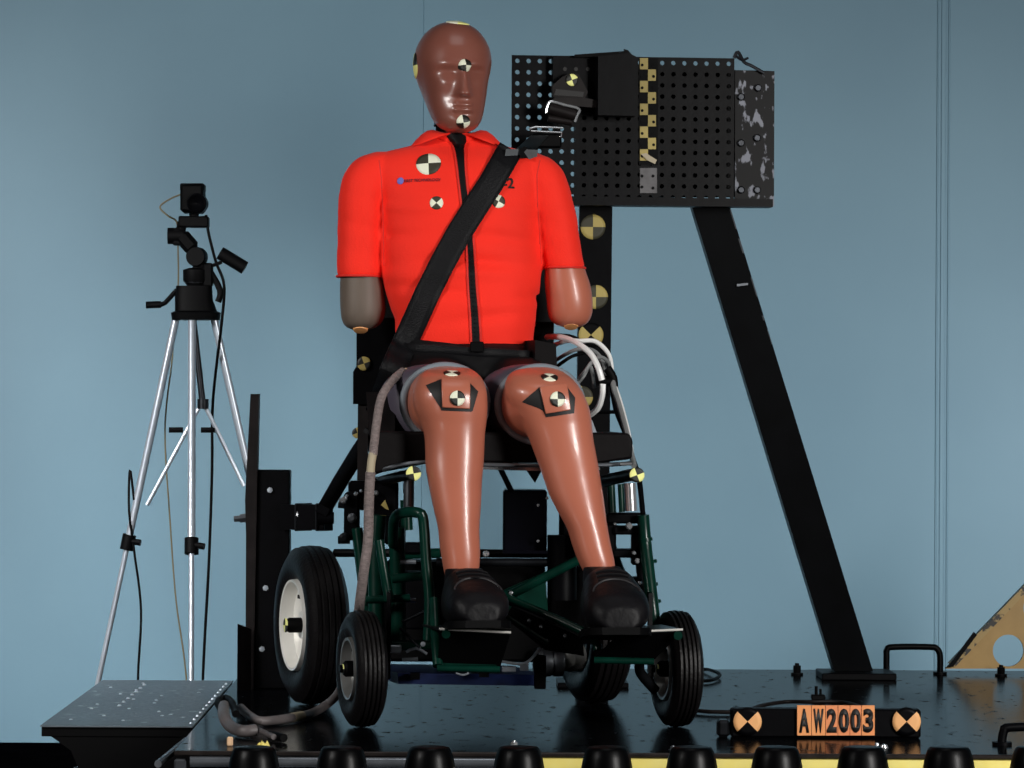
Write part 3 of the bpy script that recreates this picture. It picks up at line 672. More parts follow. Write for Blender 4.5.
# right side green frame
def tubes(lst):
    def f(mb):
        for pts, r in lst: mb.tube([at(*p) for p in pts], r, 12, 0, 3)
    return f
part('frame_tube', 'green', tubes([([(643, 515, .12), (645, 540, .12), (649, 575, .10), (653, 610, .08), (655, 632, .08)], .0125)]))
for (x, y) in ((645.5, 540), (650, 562), (651, 585), (654, 602)):
    part('tube_collar', 'green', lambda mb: mb.tube([at(x-.4, y-1.6, .12), at(x+.2, y+1.6, .12)], .0145, 12, 0, 1))
part('frame_tube', 'green', tubes([([(611, 484, .25), (613, 530, .25)], .008)]))
part('frame_tube', 'green', tubes([([(620.5, 484, .2), (622, 512, .2)], .006)]))
part('frame_tube', 'green', tubes([([(606, 520, .25), (612, 552, .25), (634, 610, .2)], .012)]))
part('frame_tube', 'green', tubes([([(596, 500, .3), (598, 560, .3), (604, 600, .28)], .014)]))
part('suspension_block', 'black', lambda mb: mb.box(at(624, 518, .16), (m_at(36, 0), .05, m_at(11, 0)), bev=.004))
part('suspension_block', 'black', lambda mb: mb.box(at(628, 530, .16), (m_at(30, 0), .05, m_at(9, 0)), bev=.003))
part('suspension_block', 'black', lambda mb: mb.box(at(609, 540, .17), (m_at(14, 0), .05, m_at(34, 0)), bev=.004))
part('suspension_block', 'black', lambda mb: mb.box(at(637, 548, .17), (m_at(12, 0), .05, m_at(34, 0)), bev=.003))
part('suspension_block', 'black', lambda mb: mb.box(at(624, 553, .17), (m_at(30, 0), .05, m_at(9, 0)), bev=.003))
part('suspension_block', 'black', lambda mb: mb.box(at(641, 570, .17), (m_at(9, 0), .05, m_at(50, 0)), Matrix.Rotation(-.1, 3, 'Y'), bev=.003))
part('suspension_block', 'black', lambda mb: mb.box(at(630, 581, .17), (m_at(26, 0), .05, m_at(9, 0)), bev=.003))
for x, y, r in ((629, 526, .007), (637.5, 561, .0055), (640, 583, .004), (615, 524, .003), (634, 553, .004)):
    part('bolt_head', 'chrome', lambda mb: mb.lathe([(0, -.01), (r, -.01), (r, .003), (r*.6, .006), (0, .006)], at(x, y, .115), (0, -1, 0), 14))
# left side green frame
part('frame_tube', 'green', tubes([([(428, 640, -.02), (429.5, 600, -.02), (426, 560, -.02), (423.5, 522, -.02), (419, 513, -.02), (402, 513, .02), (394, 520, .05), (393, 545, .1)], .0105)]))
part('frame_tube', 'green', tubes([([(397, 528, .12), (398.5, 650, .12)], .016)]))
part('frame_tube', 'green', tubes([([(378, 515, .15), (376, 560, .15), (378, 660, .13)], .017)]))
part('frame_tube', 'green', tubes([([(379, 540, .06), (383, 565, .06), (389, 600, .06)], .0095)]))
part('frame_tube', 'green', tubes([([(357, 528, .2), (361, 560, .2), (366, 605, .18)], .011)]))
for q_ in (([(366, 600, .08), (410, 598, .08)], .008), ([(392, 579, .06), (430, 575, .06)], .009), ([(392, 645, .1), (432, 645, .1)], .01)): part('frame_tube', 'green', tubes([q_]))
for q_ in (([(406, 500, .2), (407, 530, .2)], .012), ([(395, 555, .2), (440, 553, .2)], .01)): part('frame_tube', 'green', tubes([q_]))
for q_ in (([(402, 622, .02), (424, 612, .02)], .003), ([(400, 628, .04), (420, 648, .02)], .003)): part('thin_rod', 'darksteel', tubes([q_]))
part('suspension_block', 'black', lambda mb: mb.box(at(362, 495, .3), (m_at(28, 0), .05, m_at(30, 0)), bev=.005))
part('suspension_block', 'black', lambda mb: mb.box(at(385, 500, .28), (m_at(28, 0), .05, m_at(40, 0)), bev=.006))
part('suspension_block', 'black', lambda mb: mb.box(at(352, 516, .26), (m_at(16, 0), .05, m_at(50, 0)), bev=.005))
part('suspension_block', 'black', lambda mb: mb.box(at(395, 530, .25), (m_at(22, 0), .04, m_at(30, 0)), bev=.005))
part('suspension_block', 'black', lambda mb: mb.box(at(407, 488, .22), (m_at(8, 0), .03, m_at(12, 0)), bev=.002))
part('suspension_block', 'black', lambda mb: mb.box(at(413, 548, .2), (m_at(20, 0), .04, m_at(12, 0)), bev=.004))
part('suspension_block', 'black', lambda mb: mb.box(at(405, 600, .25), (m_at(50, 0), .04, m_at(60, 0)), bev=.004))
part('side_plate', 'green', lambda mb: mb.prism([at(352, 535, .24), at(372, 530, .2), at(374, 650, .18), at(366, 655, .2)], (0, .012, 0)))
for x, y, r, m in ((344, 500, .006, 'chrome'), (344, 538, .009, 'darksteel'), (356, 494, .004, 'chrome'), (376, 493, .0045, 'chrome'), (347, 496, .003, 'chrome'), (374.5, 548, .004, 'chrome'), (352, 518, .008, 'steel'), (387, 533, .015, 'darksteel'), (403, 527, .004, 'alu'), (361, 491, .003, 'alu')):
    part('bolt_head', m, lambda mb: mb.lathe([(0, -.01), (r*1.2, -.01), (r*1.2, .002), (r*.6, .006), (0, .006)], at(x, y, .22 if x < 372 else .245), (0, -1, 0), 12))
part('side_stud', 'chrome', lambda mb: mb.tube([at(339, 500.5, .26), at(350, 500.5, .26)], .0045, 8, 0, 1))
part('side_stud', 'darksteel', lambda mb: mb.tube([at(338, 505, .27), at(350, 506, .27)], .006, 8, 0, 1))
part('side_stud', 'darksteel', lambda mb: mb.tube([at(338, 540, .27), at(350, 540, .27)], .008, 8, 0, 1))
part('caution_label', 'tdull', lambda mb: mb.prism([at(381, 505, .24), at(385, 500, .24), at(389, 510, .24), at(386, 509, .24)], (0, .003, 0)))
for x, y, w in ((408, 562, 16), (408.5, 600, 15)):
    part('adjuster_rod', 'alu', lambda mb: mb.tube([at(x-w/2, y, .1), at(x+w/2, y, .1)], .0045, 8, 0, 1))
part('chrome_fitting', 'alu', lambda mb: mb.box(at(395, 649, .06), (m_at(13, 0), .02, m_at(8, 0)), bev=.002))
part('chrome_fitting', 'alu', lambda mb: mb.tube([at(406, 652, .04), at(416, 648, .04), at(427, 654, .04)], .003, 8, 0, 2))
part('chrome_fitting', 'alu', lambda mb: mb.tube([at(402, 660, .04), at(418, 659, .04)], .004, 8, 0, 1))
part('chrome_fitting', 'alu', lambda mb: mb.lathe([(0, 0), (.005, 0), (.005, .005), (0, .006)], at(423, 644, .03), (0, -1, 0), 10))
# centre: battery case, drive box, cross tubes
part('battery_case', 'blueblack', lambda mb: (mb.box(at(525, 521.5, .33)+V((0, .06, 0)), (m_at(44, .33), .12, m_at(63, .33)), bev=.004), mb.box(at(526, 552, .3), (m_at(46, .3), .02, m_at(3, .3)))))
for x, y in ((538, 505), (538, 541), (547, 498)):
    part('case_screw', 'chrome', lambda mb: mb.lathe([(0, 0), (.0035, 0), (.003, .003), (0, .003)], at(x, y, .31), (0, -1, 0), 10))
part('drive_box', 'blackmatte', lambda mb: mb.box(at(465, 612, .36)+V((0, .07, 0)), (m_at(160, .36), .14, m_at(100, .36)), bev=.006))
part('drive_box', 'blackmatte', lambda mb: mb.box(at(572, 520, .36), (m_at(26, .36), .05, m_at(90, .36)), bev=.01))
part('cross_beam', 'black', lambda mb: (mb.tube([at(335, 553, .6), at(440, 553, .45), at(560, 554, .45)], .009, 10, 0, 1), ))
part('cross_beam', 'darksteel', lambda mb: (mb.tube([at(436, 562, .3), at(560, 562.5, .3)], .0085, 12, 0, 1), ))
part('drive_cylinder', 'black', lambda mb: mb.cyl(at(562, 535, .3), at(562, 600, .3), .03))
part('chrome_tip', 'chrome', lambda mb: mb.lathe([(0, 0), (.007, 0), (.006, .004), (0, .005)], at(486, 554, .3), (0, -1, .3), 10))
part('side_plate', 'green', lambda mb: mb.prism([at(488, 597, .27), at(545, 572, .27), at(548, 612, .27), at(500, 600, .27)], (0, .01, 0)))
part('cross_brace', 'green', tubes([([(476, 612, .2), (520, 590, .2), (578, 560, .2)], .0095)]))
part('cross_brace', 'green', tubes([([(505, 594, .02), (512, 600, .0), (586, 633, -.08), (598, 650, -.1)], .0085)]))
for q_ in (([(500, 612, .04), (548, 643, .0)], .0045), ([(508, 608, .1), (560, 636, .1)], .006)): part('cross_brace', 'green', tubes([q_]))
part('brace_panel', 'blackmatte', lambda mb: mb.prism([at(512, 606, .06), at(583, 638, .02), at(584, 656, .02), at(545, 650, .04), at(505, 618, .06)], (0, .01, 0)))
for x, y in ((529, 621), (546.5, 641), (565, 636), (541, 627), (511, 593)):
    part('bolt_head', 'chrome', lambda mb: mb.lathe([(0, -.02), (.0042, -.02), (.004, .003), (0, .004)], at(x, y, .005), (0, -1, 0), 10))
part('motor_gear', 'steel', lambda mb: mb.lathe([(.03, -.03), (.03, -.02), (.027, -.018), (.03, -.012), (.03, 0), (.026, .002), (.03, .008), (.03, .025), (0, .025)], at(550, 662, .34), R_, 24))
part('hub_cone', 'rimgrey', lambda mb: mb.lathe([(.036, -.0), (.02, .03), (0, .035)], at(570, 655, .36), V((-.3, -1, -.2)), 20))
part('rear_motor', 'blackmatte', lambda mb: mb.cyl(at(548, 622, .5), at(490, 622, .48), .05))
part('gear_housing', 'blackmatte', lambda mb: mb.box(at(574, 604, .42), (.10, .10, .16), bev=.01))
# tray under the chair
part('battery_tray', 'blue', lambda mb: mb.prism([at(398, 673, .12), at(545, 675, .15), at(545, 686, .15), at(398, 684, .12)], B_*.28))
part('tray_fittings', 'alu', lambda mb: mb.tube([at(499, 661, .02), at(520, 664, .02), at(530, 660, .02), at(540, 648, .03)], .003, 8))
part('tray_fittings', 'alu', lambda mb: mb.box(at(509, 669, .05), (m_at(14, 0), .02, m_at(5, 0)), bev=.001))
part('tray_fittings', 'alu', lambda mb: mb.box(at(524, 667, .05), (m_at(9, 0), .02, m_at(7, 0)), bev=.001))
part('tray_fittings', 'alu', lambda mb: mb.tube([at(456, 673, .08), at(463, 675, .08), at(469, 673, .08)], .002, 8))
part('tray_bracket', 'blackmatte', lambda mb: mb.box(at(540, 672, .1), (m_at(12, 0), .03, m_at(34, 0)), bev=.002))
part('tray_bracket', 'blackmatte', lambda mb: mb.box(at(415, 676, .1), (m_at(10, 0), .02, m_at(7, 0))))
part('tray_bracket', 'blackmatte', lambda mb: mb.box(at(484, 674, .1), (m_at(10, 0), .02, m_at(6, 0))))
# foot rests
FRY = -.2
def footrest(l, r, ytl, ytr, bl, br, yb, tabx, taby):
    fp = part('foot_plate', 'darksteel', lambda mb: mb.prism([at(l, ytl, FRY), at(r, ytr, FRY), at(r, ytr+2.4, FRY), at(l, ytl+2.4, FRY)], B_*.15), label='thin steel foot plate')
    part('plate_edge_highlight', 'rim', lambda mb: mb.tube([at(l, ytl+.5, FRY-.002), at(r, ytr+.5, FRY-.002)], .0024, 8, 0, 1), parent=fp)  # white tube paints the highlight along the front edge of the plate
    part('heel_panel', 'blackmatte', lambda mb: mb.prism([at(l+2, ytl+3, FRY+.005), at(r-1, ytr+3, FRY+.005), at(br, yb, FRY+.06), at(bl, yb-2, FRY+.06)], (0, .006, 0)), parent=fp)
    part('lower_tube', 'green', lambda mb: mb.tube([at(bl, yb, FRY+.04), at(br, yb+1.5, FRY+.04)], .0065, 12, 0, 1), parent=fp)
    part('end_tab', 'green', lambda mb: mb.lathe([(0, -.004), (.0085, -.004), (.0085, .004), (0, .004)], at(tabx, taby, FRY-.004), (0, -1, 0), 14), parent=fp)
    return fp
footrest(439, 511, 628.5, 632, 437, 500, 668, 446, 634)
f2 = footrest(616, 683, 632, 629, 594, 654, 660, 678, 635.5)
part('footrest_block', 'green', lambda mb: mb.box(at(468, 658, FRY+.08), (m_at(60, 0), .05, m_at(16, 0)), bev=.004))
part('footrest_hanger', 'green', tubes([([(434, 600, -.05), (436, 640, -.12), (438, 666, -.15)], .010)]))
part('footrest_hanger', 'darksteel', tubes([([(641, 658, -.08), (640, 672, -.02), (655, 690, .02)], .010)]))
# backrest
def brd(mb):
    y = .57
    mb.prism([at(376, 262, y), at(552, 262, y), at(556, 300, y), at(552, 365, y), at(552, 430, y), at(366, 430, y), at(368, 300, y)], B_*.04)
o = part('backrest', 'seat', brd); bev = o.modifiers.new('b', 'BEVEL'); bev.width = .006; bev.segments = 2; bev.limit_method = 'ANGLE'
def bp(mb):
    y = .52
    mb.prism([at(356.5, 318, y), at(400, 318, y), at(396, 375, y), at(384, 405, y), at(353, 404, y), at(353, 372, y), at(356.5, 366, y)], (0, .05, 0))
o = part('back_post', 'black', bp)
part('post_sleeve', 'bracket', lambda mb: mb.prism([at(358, 400, .53), at(368, 400, .53), at(368, 492, .48), at(357, 492, .48)], (0, .03, 0)), parent=o)
disc_target(o, at(364, 363.5, .515), (0, -1, 0), m_at(7, .5), 20, ('tdull', 'tblack'))
disc_target(o, at(357.5, 433, .525), (0, -1, 0), m_at(5.5, .5), 20, ('tdull', 'tblack'))
o = part('back_post', 'black', lambda mb: mb.prism([at(534, 322, .5), at(554, 322, .5), at(553, 420, .5), at(534, 420, .5)], (0, .05, 0)))
disc_target(o, at(547.5, 362.5, .495), (0, -1, 0), m_at(7.5, .5), 20, ('tdull', 'tblack'))
part('hip_bolster', 'seat', lambda mb: mb.prism([at(366, 392, .12), at(395, 392, .12), at(395, 433, .05), at(369, 433, .05)], (0, .3, 0)))
part('hip_bolster', 'seat', lambda mb: mb.prism([at(535, 340, .25), at(556, 344, .25), at(560, 432, .2), at(535, 432, .2)], B_*.2))
part('cross_rod', 'black', lambda mb: mb.tube([at(585, 412, .5), at(618, 412, .5)], .004, 8, 0, 1))
part('back_tube', 'black', tubes([([(601, 380, .48), (611, 388, .46), (616, 410, .42), (625, 433, .36), (634, 462, .25), (639, 478, .2), (643, 515, .14)], .0055)]))
part('cable_clip', 'alu', lambda mb: mb.prism([at(589, 421, .2), at(592, 420, .2), at(597, 433, .2), at(590, 433, .2)], (0, .02, 0)))

# ================================================================== DUMMY
TYc = .40
dummy = thing('crash_test_dummy', 'crash test dummy in a red jacket and black shorts seated in the wheelchair', 'dummy', at(467, 436, .3))
# jacket torso + sleeves
tors = [(352, 465, 68, .115), (345, 465, 68.5, .12), (330, 464.5, 70.5, .126), (310, 463.5, 73.5, .13), (285, 461.5, 78, .127), (262, 461.5, 80, .122), (240, 461, 80, .12), (215, 460.5, 80, .117), (195, 460, 82, .112), (178, 459, 86, .102), (166, 458, 87, .09), (158, 458, 82, .078), (152.5, 458, 72, .066), (148, 458, 54, .054), (143, 458, 36, .047), (138, 458, 28, .044)]
mb = MB()
rows = []
for i in range(45):
    y = 352 - (352-138)*i/44
    tb = sorted(tors); cx, hw, hd = interp(tb, y)
    rows.append((at(cx, y, TYc + .01*(352-y)/214), m_at(hw, TYc), hd, 2.5))
mb.loft(rows, 64)
jk = MB(); jk.v = mb.v; jk.f = mb.f; jk.m = mb.m
def sleeve(tab):
    rws = []
    for i in range(24):
        y = tab[0][0] + (tab[-1][0]-tab[0][0])*i/23
        cx, hw, hd = interp(tab, y); rws.append((at(cx, y, TYc+.0), m_at(hw, TYc), hd, 2.2))
    jk.loft(rws, 40)
sleeve([(152.5, 384, 8, .02), (155, 381, 15, .035), (160, 376, 19.5, .047), (167, 371, 22, .055), (178, 366.5, 24, .062), (194, 362.5, 24, .066), (220, 360.5, 23, .064), (250, 360, 22.8, .062), (272, 360, 23, .061), (277, 360, 22.5, .06)])
sleeve([(153.5, 529, 8, .02), (156, 532, 14, .035), (161, 536, 18, .047), (169, 541, 21, .055), (180, 545.5, 22, .062), (194, 549.5, 22, .064), (220, 555.5, 21.5, .062), (250, 561, 20.8, .060), (265, 564, 20.5, .058), (269, 564.5, 20, .057)])
jacket = jk.build('jacket', 'red', dummy, label='short-sleeved bright red neoprene jacket')
bake(jacket, .0048, 5)
# soft cloth folds
me = jacket.data; jb = base_of(jacket)
def g1(x, s): return math.exp(-(x/s)**2)
for v, nrm in [(v, v.normal.copy()) for v in me.vertices]:
    w = v.co + jb; zc = w.z
    ypx = CY - (zc-CAM.z)*FPX/(w.y-CAM.y); xpx = CX + w.x*FPX/(w.y-CAM.y)
    if 386 < xpx < 538:
        d = 0
        for (yc, amp, wd, tilt, ph) in ((208, .0014, 5, .05, 0), (236, -.0020, 6, .04, 1), (262, -.0036, 6, -.03, 2), (274, .0022, 7, -.03, 2), (292, -.0030, 6, .05, 3), (318, -.0022, 7, -.04, 5)):
            yy = ypx - yc - tilt*(xpx-460) - 3*math.sin(xpx*.035+ph)
            d += amp*g1(yy, wd)*(.55+.45*math.sin(xpx*.05+ph*1.7))
        v.co += nrm*d*2.4
    else:
        d = 0
        for yc, amp, ph in ((196, -.0012, 0), (226, -.0012, 2), (250, -.001, 4)):
            d += amp*g1(ypx - yc - .25*(xpx-(360 if xpx < 460 else 556)), 7)
        v.co += nrm*d
    v.co += nrm*(noise.noise(w*9)*.0030 + noise.noise(V((w.x*8, w.y*8, w.z*30)))*.0010)
me.update(); JT = bvh(jacket)
# hem bands on the sleeves
for cx, y, hw, hd, tl in ((360, 276.5, 23.2, .0615, .0), (564.3, 268, 20.8, .0588, .0)):
    mb = MB(); pts = [at(cx, y, TYc)+V((math.cos(a*PI/16)*m_at(hw, TYc), math.sin(a*PI/16)*hd, 0)) for a in range(33)]
    mb.tube(pts, .0026, 8, 0, 1, cap=False); mb.build('sleeve_hem', 'redseam', jacket)
# collar
def collar(sgn):
    mb = MB(); n = 26; rowsT = []
    cN = at(457, 140, TYc+.005)
    for i in range(n+1):
        t = i/n; ph = (.07 + .93*t)*PI          # from the front opening round to the nape
        x = sgn*math.sin(ph); y = -math.cos(ph)
        k = min(1, t/.34); k = k*k*(3-2*k)
        up_r = .044 + .014*k; zt = .005 + .018*k
        top = cN + V((x*up_r*.92, y*up_r*1.1, zt))
        w = .006 + .036*k
        low = top + V((x*w*1.05, y*w*.9, -.018*k - .82*w + .012))
        midp = top.lerp(low, .45) + V((0, 0, .004*k+.001))
        rowsT.append((top + V((0, 0, -.022)) - V((x, y, 0))*.004, top, midp, low))
    vs = [p for r in rowsT for p in r]; fs = []
    for i in range(n):
        for j in range(3): a = i*4+j; fs.append((a, a+1, a+5, a+4))
    mb.add(vs, fs); o = mb.build('collar_flap', 'red', jacket, fixn=True, angle=80)
    s = o.modifiers.new('s', 'SOLIDIFY'); s.thickness = .005; s.offset = 0
    b = o.modifiers.new('u', 'SUBSURF'); b.levels = 1; b.render_levels = 1
collar(-1); collar(1)
# front opening / zip
zl = [(141, 457.5, 5.6), (150, 459.5, 4.4), (165, 461, 3.4), (185, 463, 3.0), (200, 465, 3.2), (225, 468, 2.8), (250, 470.5, 2.8), (284, 472.2, 3.2), (322, 475, 3.6), (342, 476, 3.8)]
grid = []
for i in range(61):
    y = 141 + (342-141)*i/60; cx, hw = interp(zl, y); grid.append([(cx-hw, y), (cx, y), (cx+hw, y)])
patch(jacket, JT, grid, 'zip_strip', 'shorts', lift=.0016)
for sg in (-1, 1):
    pts = []
    for i in range(41):
        y = 141 + (342-141)*i/40; cx, hw = interp(zl, y); c, n = ray(JT, cx+sg*(hw+1.2), y)
        if c: pts.append(c + n*.0012)
    mb = MB(); mb.tube(pts, .0026, 8, 0, 1); mb.build('zip_piping', 'redseam', jacket)
# zipper teeth below the belt
mb = MB()
for i in range(22):
    y = 246 + i*4.3; cx, hw = interp(zl, y); c, n = ray(JT, cx+.6, y)
    if c: mb.box(c+n*.003, (.004, .003, .0025))
mb.build('zip_teeth', 'darksteel', jacket)['kind'] = 'stuff'
# stitch seams where sleeves join
for pp in ([(379, 160), (381.5, 180), (383, 210), (383.5, 240), (384, 266)], [(540, 160), (537, 175), (537.5, 200), (539.5, 235), (541.5, 264)]):
    pts = []
    for i in range(30):
        t = i/29*(len(pp)-1); k = min(int(t), len(pp)-2); q = lerp2(pp[k], pp[k+1], t-k); c, n = ray(JT, *q)
        if c: pts.append(c - n*.0008)
    mb = MB(); mb.tube(pts, .0017, 6, 0, 1); mb.build('sleeve_seam', 'redseam', jacket)
# markers and print on the jacket
decal_target(jacket, JT, 428.5, 163.5, m_at(12.6, .3), 5, ('twhite', 'tdark'))
decal_target(jacket, JT, 436.5, 203, m_at(6.8, .3), -45, ('twhite', 'tdark'), ell=1.0)
decal_target(jacket, JT, 498.5, 201.5, m_at(6.8, .3), 60, ('twhite', 'tdark'))
c, n = ray(JT, 400.5, 181); disc_target(jacket, c, n, m_at(3.6, .3), 0, ('logo', 'logo'), JT, name='round_logo')
def text_obj(s, size, name, m, bold=.0, sx=1.0):
    cu = bpy.data.curves.new(name, 'FONT'); cu.body = s; cu.size = size; cu.align_x = 'CENTER'; cu.align_y = 'CENTER'; cu.offset = bold; cu.extrude = .0
    t = bpy.data.objects.new(name, cu); COL.objects.link(t); dg = bpy.context.evaluated_depsgraph_get(); dg.update()
    me = bpy.data.meshes.new_from_object(t.evaluated_get(dg)); bpy.data.objects.remove(t)
    bm = bmesh.new(); bm.from_mesh(me); bmesh.ops.triangulate(bm, faces=bm.faces)
    for v in bm.verts: v.co.x *= sx
    ext = bmesh.ops.extrude_face_region(bm, geom=bm.faces[:]); 
    for e in ext['geom']:
        if isinstance(e, bmesh.types.BMVert): e.co.z += .0008
    bmesh.ops.recalc_face_normals(bm, faces=bm.faces); bm.to_mesh(me); bm.free()
    me.materials.clear(); me.materials.append(M[m]); return me
def text_on(parent, tree, s, px, py, size, m, name, rot=0, bold=0, sx=1.0, lift=.002):
    me = text_obj(s, size, name, m, bold, sx); c, n = ray(tree, px, py); pb = base_of(parent)
    t = V((0, 0, 1)).cross(n).normalized(); b = n.cross(t); ca, sa = math.cos(rot), math.sin(rot)
    for v in me.vertices:
        x = v.co.x*ca - v.co.y*sa; y = v.co.x*sa + v.co.y*ca; p = c + t*x + b*y
        h = tree.ray_cast(p+n*.03, -n, .08)
        q = (h[0] if h[0] is not None else p) + n*(lift - .0004 + v.co.z)
        v.co = q - pb
    o = bpy.data.objects.new(name, me); COL.objects.link(o); o.parent = parent; o['base'] = tuple(pb); return o
text_on(jacket, JT, '5-2', 505, 184, .030, 'ink', 'black_lettering', rot=.02, bold=.0006, lift=.0014)
text_on(jacket, JT, 'FIRST TECHNOLOGY', 422, 180.5, .0088, 'logoink', 'small_lettering', rot=.03, sx=.92)
# neck, head
mb = MB(); cN = at(453, 140, TYc+.012)
prof = []
for k in range(6):
    z = -.03 + k*.012; prof += [(.036, z), (.036, z+.008), (.031, z+.009), (.031, z+.0115)]
mb.lathe(prof, cN, (0, 0, 1), 32); mb.lathe([(.04, .028), (.036, .05), (0, .05)], cN, (0, 0, 1), 32); mb.build('neck', 'blackmatte', dummy, label='ribbed black rubber neck')
mb = MB(); c = at(458, 145, TYc-.045); mb.loft([(at(460, 150, TYc-.025), .008, .03, 2), (at(459, 145, TYc-.03), .014, .032, 2), (at(457, 139, TYc-.02), .024, .035, 2), (at(455, 133, TYc-.01), .038, .038, 2)], 24); mb.build('neck_shield', 'shorts', dummy)
HYAW = math.radians(13); Hr = V((math.cos(HYAW), math.sin(HYAW), 0)); Hb = V((-math.sin(HYAW), math.cos(HYAW), 0))
# head frame: x right, y back, z up from chin
H0 = V((at(453.2, 75, .39).x, .39, at(460, 132.5, .33).z)); HH = .2345
hw = [(0, .014, -.052, .018), (.004, .026, -.052, .030), (.012, .038, -.047, .043), (.025, .0475, -.040, .055), (.045, .0545, -.030, .067), (.07, .061, -.018, .078), (.095, .067, -.008, .088), (.12, .0735, -.001, .095), (.145, .0775, .003, .098), (.163, .0765, .005, .096), (.180, .0725, .006, .091), (.197, .0645, .007, .081), (.212, .053, .007, .067), (.223, .0395, .007, .051), (.230, .0245, .007, .033), (.2335, .011, .007, .016), (.2345, .002, .007, .003)]
NZ, NA = 130, 150; vs = []; fs = []
def gs(x, s): return math.exp(-(x*x)/(2*s*s))
def sst(a, b, x): t = max(0, min(1, (x-a)/(b-a))); return t*t*(3-2*t)
for i in range(NZ+1):
    z = HH*(.5-.5*math.cos(PI*i/NZ)); w, cy, hd = interp(hw, z); w = max(w*1.012, .001); hd = max(hd, .001)
    for k in range(NA):
        a = 2*PI*k/NA; sx, sy_ = math.sin(a), -math.cos(a)
        e = 2.18
        x = math.copysign(abs(sx)**(2/e), sx)*w; y = cy + math.copysign(abs(sy_)**(2/e), sy_)*hd
        front = sst(.1, .75, -sy_)
        d = 0.0
        # nose: ridge widening to a tip with sharp underside
        if z > .066:
            rz = sst(.142, .076, z) if z < .142 else 0
            prof_ = .006 + .018*rz
            d += prof_*gs(x, .0062+.0030*rz)*sst(.068, .0755, z)*sst(.15, .135, z)
            d += .006*gs(abs(x)-.0095, .004)*gs(z-.077, .006)
        # brow ledge, flat sockets, cheek planes
        d += .0045*gs(z-.137, .0065)*gs(abs(x)-.029, .018)
        d -= .0125*gs(z-.1215, .0085)*gs(abs(x)-.029, .0130)
        d += .0050*gs(z-.1185, .0055)*gs(abs(x)-.030, .009)
        d += .0030*gs(z-.098, .012)*gs(abs(x)-.040, .012)
        d -= .0025*gs(z-.078, .018)*gs(abs(x)-.031, .009)
        # mouth
        d += .0035*gs(z-.050, .014)*gs(x, .022)
        lip = sst(.023, .016, abs(x))
        d += lip*(.0034*gs(z-.0545, .0028) + .0040*gs(z-.0435, .0034) - .0036*gs(z-.0492, .0012))
        d -= .0035*gs(z-.034, .005)*gs(x, .016)
        d += .0065*gs(z-.018, .010)*gs(x, .017)
        # temple dent
        y -= d*front
        x *= 1 - .035*gs(z-.118, .02)*gs(y+.045, .03)
        # flat ear bosses
        side_ = gs(y-.012, .016)*gs(z-.125, .022)
        x += math.copysign(.004*side_, x)
        vs.append(H0 + Hr*x + Hb*y + V((0, 0, z)))
for i in range(NZ):
    for k in range(NA): k2 = (k+1) % NA; fs.append((i*NA+k, i*NA+k2, (i+1)*NA+k2, (i+1)*NA+k))
fs.append(tuple(reversed(range(NA)))); fs.append(tuple(range(NZ*NA, (NZ+1)*NA)))
mb = MB(); mb.add(vs, fs); head = mb.build('head', 'head', dummy, angle=80, label='hairless brown vinyl head with moulded face')
HT = bvh(head)
decal_target(head, HT, 466, 65, m_at(6.6, .3), 0, ('tblack', 'twhite'))
decal_target(head, HT, 463.5, 122.5, m_at(7.0, .3), 10, ('tblack', 'twhite'))
h = HT.ray_cast(at(418, 66, .39) - Hr*.1, Hr); 
if h[0]: disc_target(head, h[0], h[1], m_at(13, .3), 0, ('tblack', 'tyel'), HT)
h = HT.ray_cast(V((at(458, 20, .36).x, .375, 2)), V((0, 0, -1)))
if h[0]: disc_target(head, h[0], h[1], m_at(12, .3), 0, ('twhite', 'tyel'), HT, lift=.0012, name='crown_cap')
# arm stumps
for tab, m_, nm, bt in (([(262, 362, 19, .050), (276, 362, 21.5, .054), (295, 362.5, 22.5, .055), (310, 363, 22.5, .054), (320, 362.5, 20.5, .049), (326.5, 361.5, 16, .038), (330, 361, 8, .02)], 'stumpgrey', 'grey brown covered arm stump', (360.5, 328.5)),
                         ([(255, 563, 19, .050), (270, 565, 20.5, .054), (285, 567.5, 22.8, .056), (300, 569.5, 23, .056), (312, 570, 22.3, .052), (320, 570, 19.5, .045), (325, 570.5, 14, .033), (327.5, 571, 7, .018)], 'stump', 'bare reddish vinyl arm stump', (571, 325))):
    mb = MB(); rws = []
    for i in range(30):
        y = tab[0][0] + (tab[-1][0]-tab[0][0])*i/29; cx, hw_, hd = interp(tab, y); rws.append((at(cx, y, TYc), m_at(hw_, TYc), hd, 2.15))
    mb.loft(rws, 40); st_ = mb.build('arm_stump', m_, dummy, angle=80, label=nm)
    mb = MB(); c = at(bt[0], bt[1], TYc-.02); mb.lathe([(0, -.006), (.014, -.005), (.016, 0), (.015, .006)], c, (0, .45, 1), 20); mb.build('arm_button', 'cream', st_)
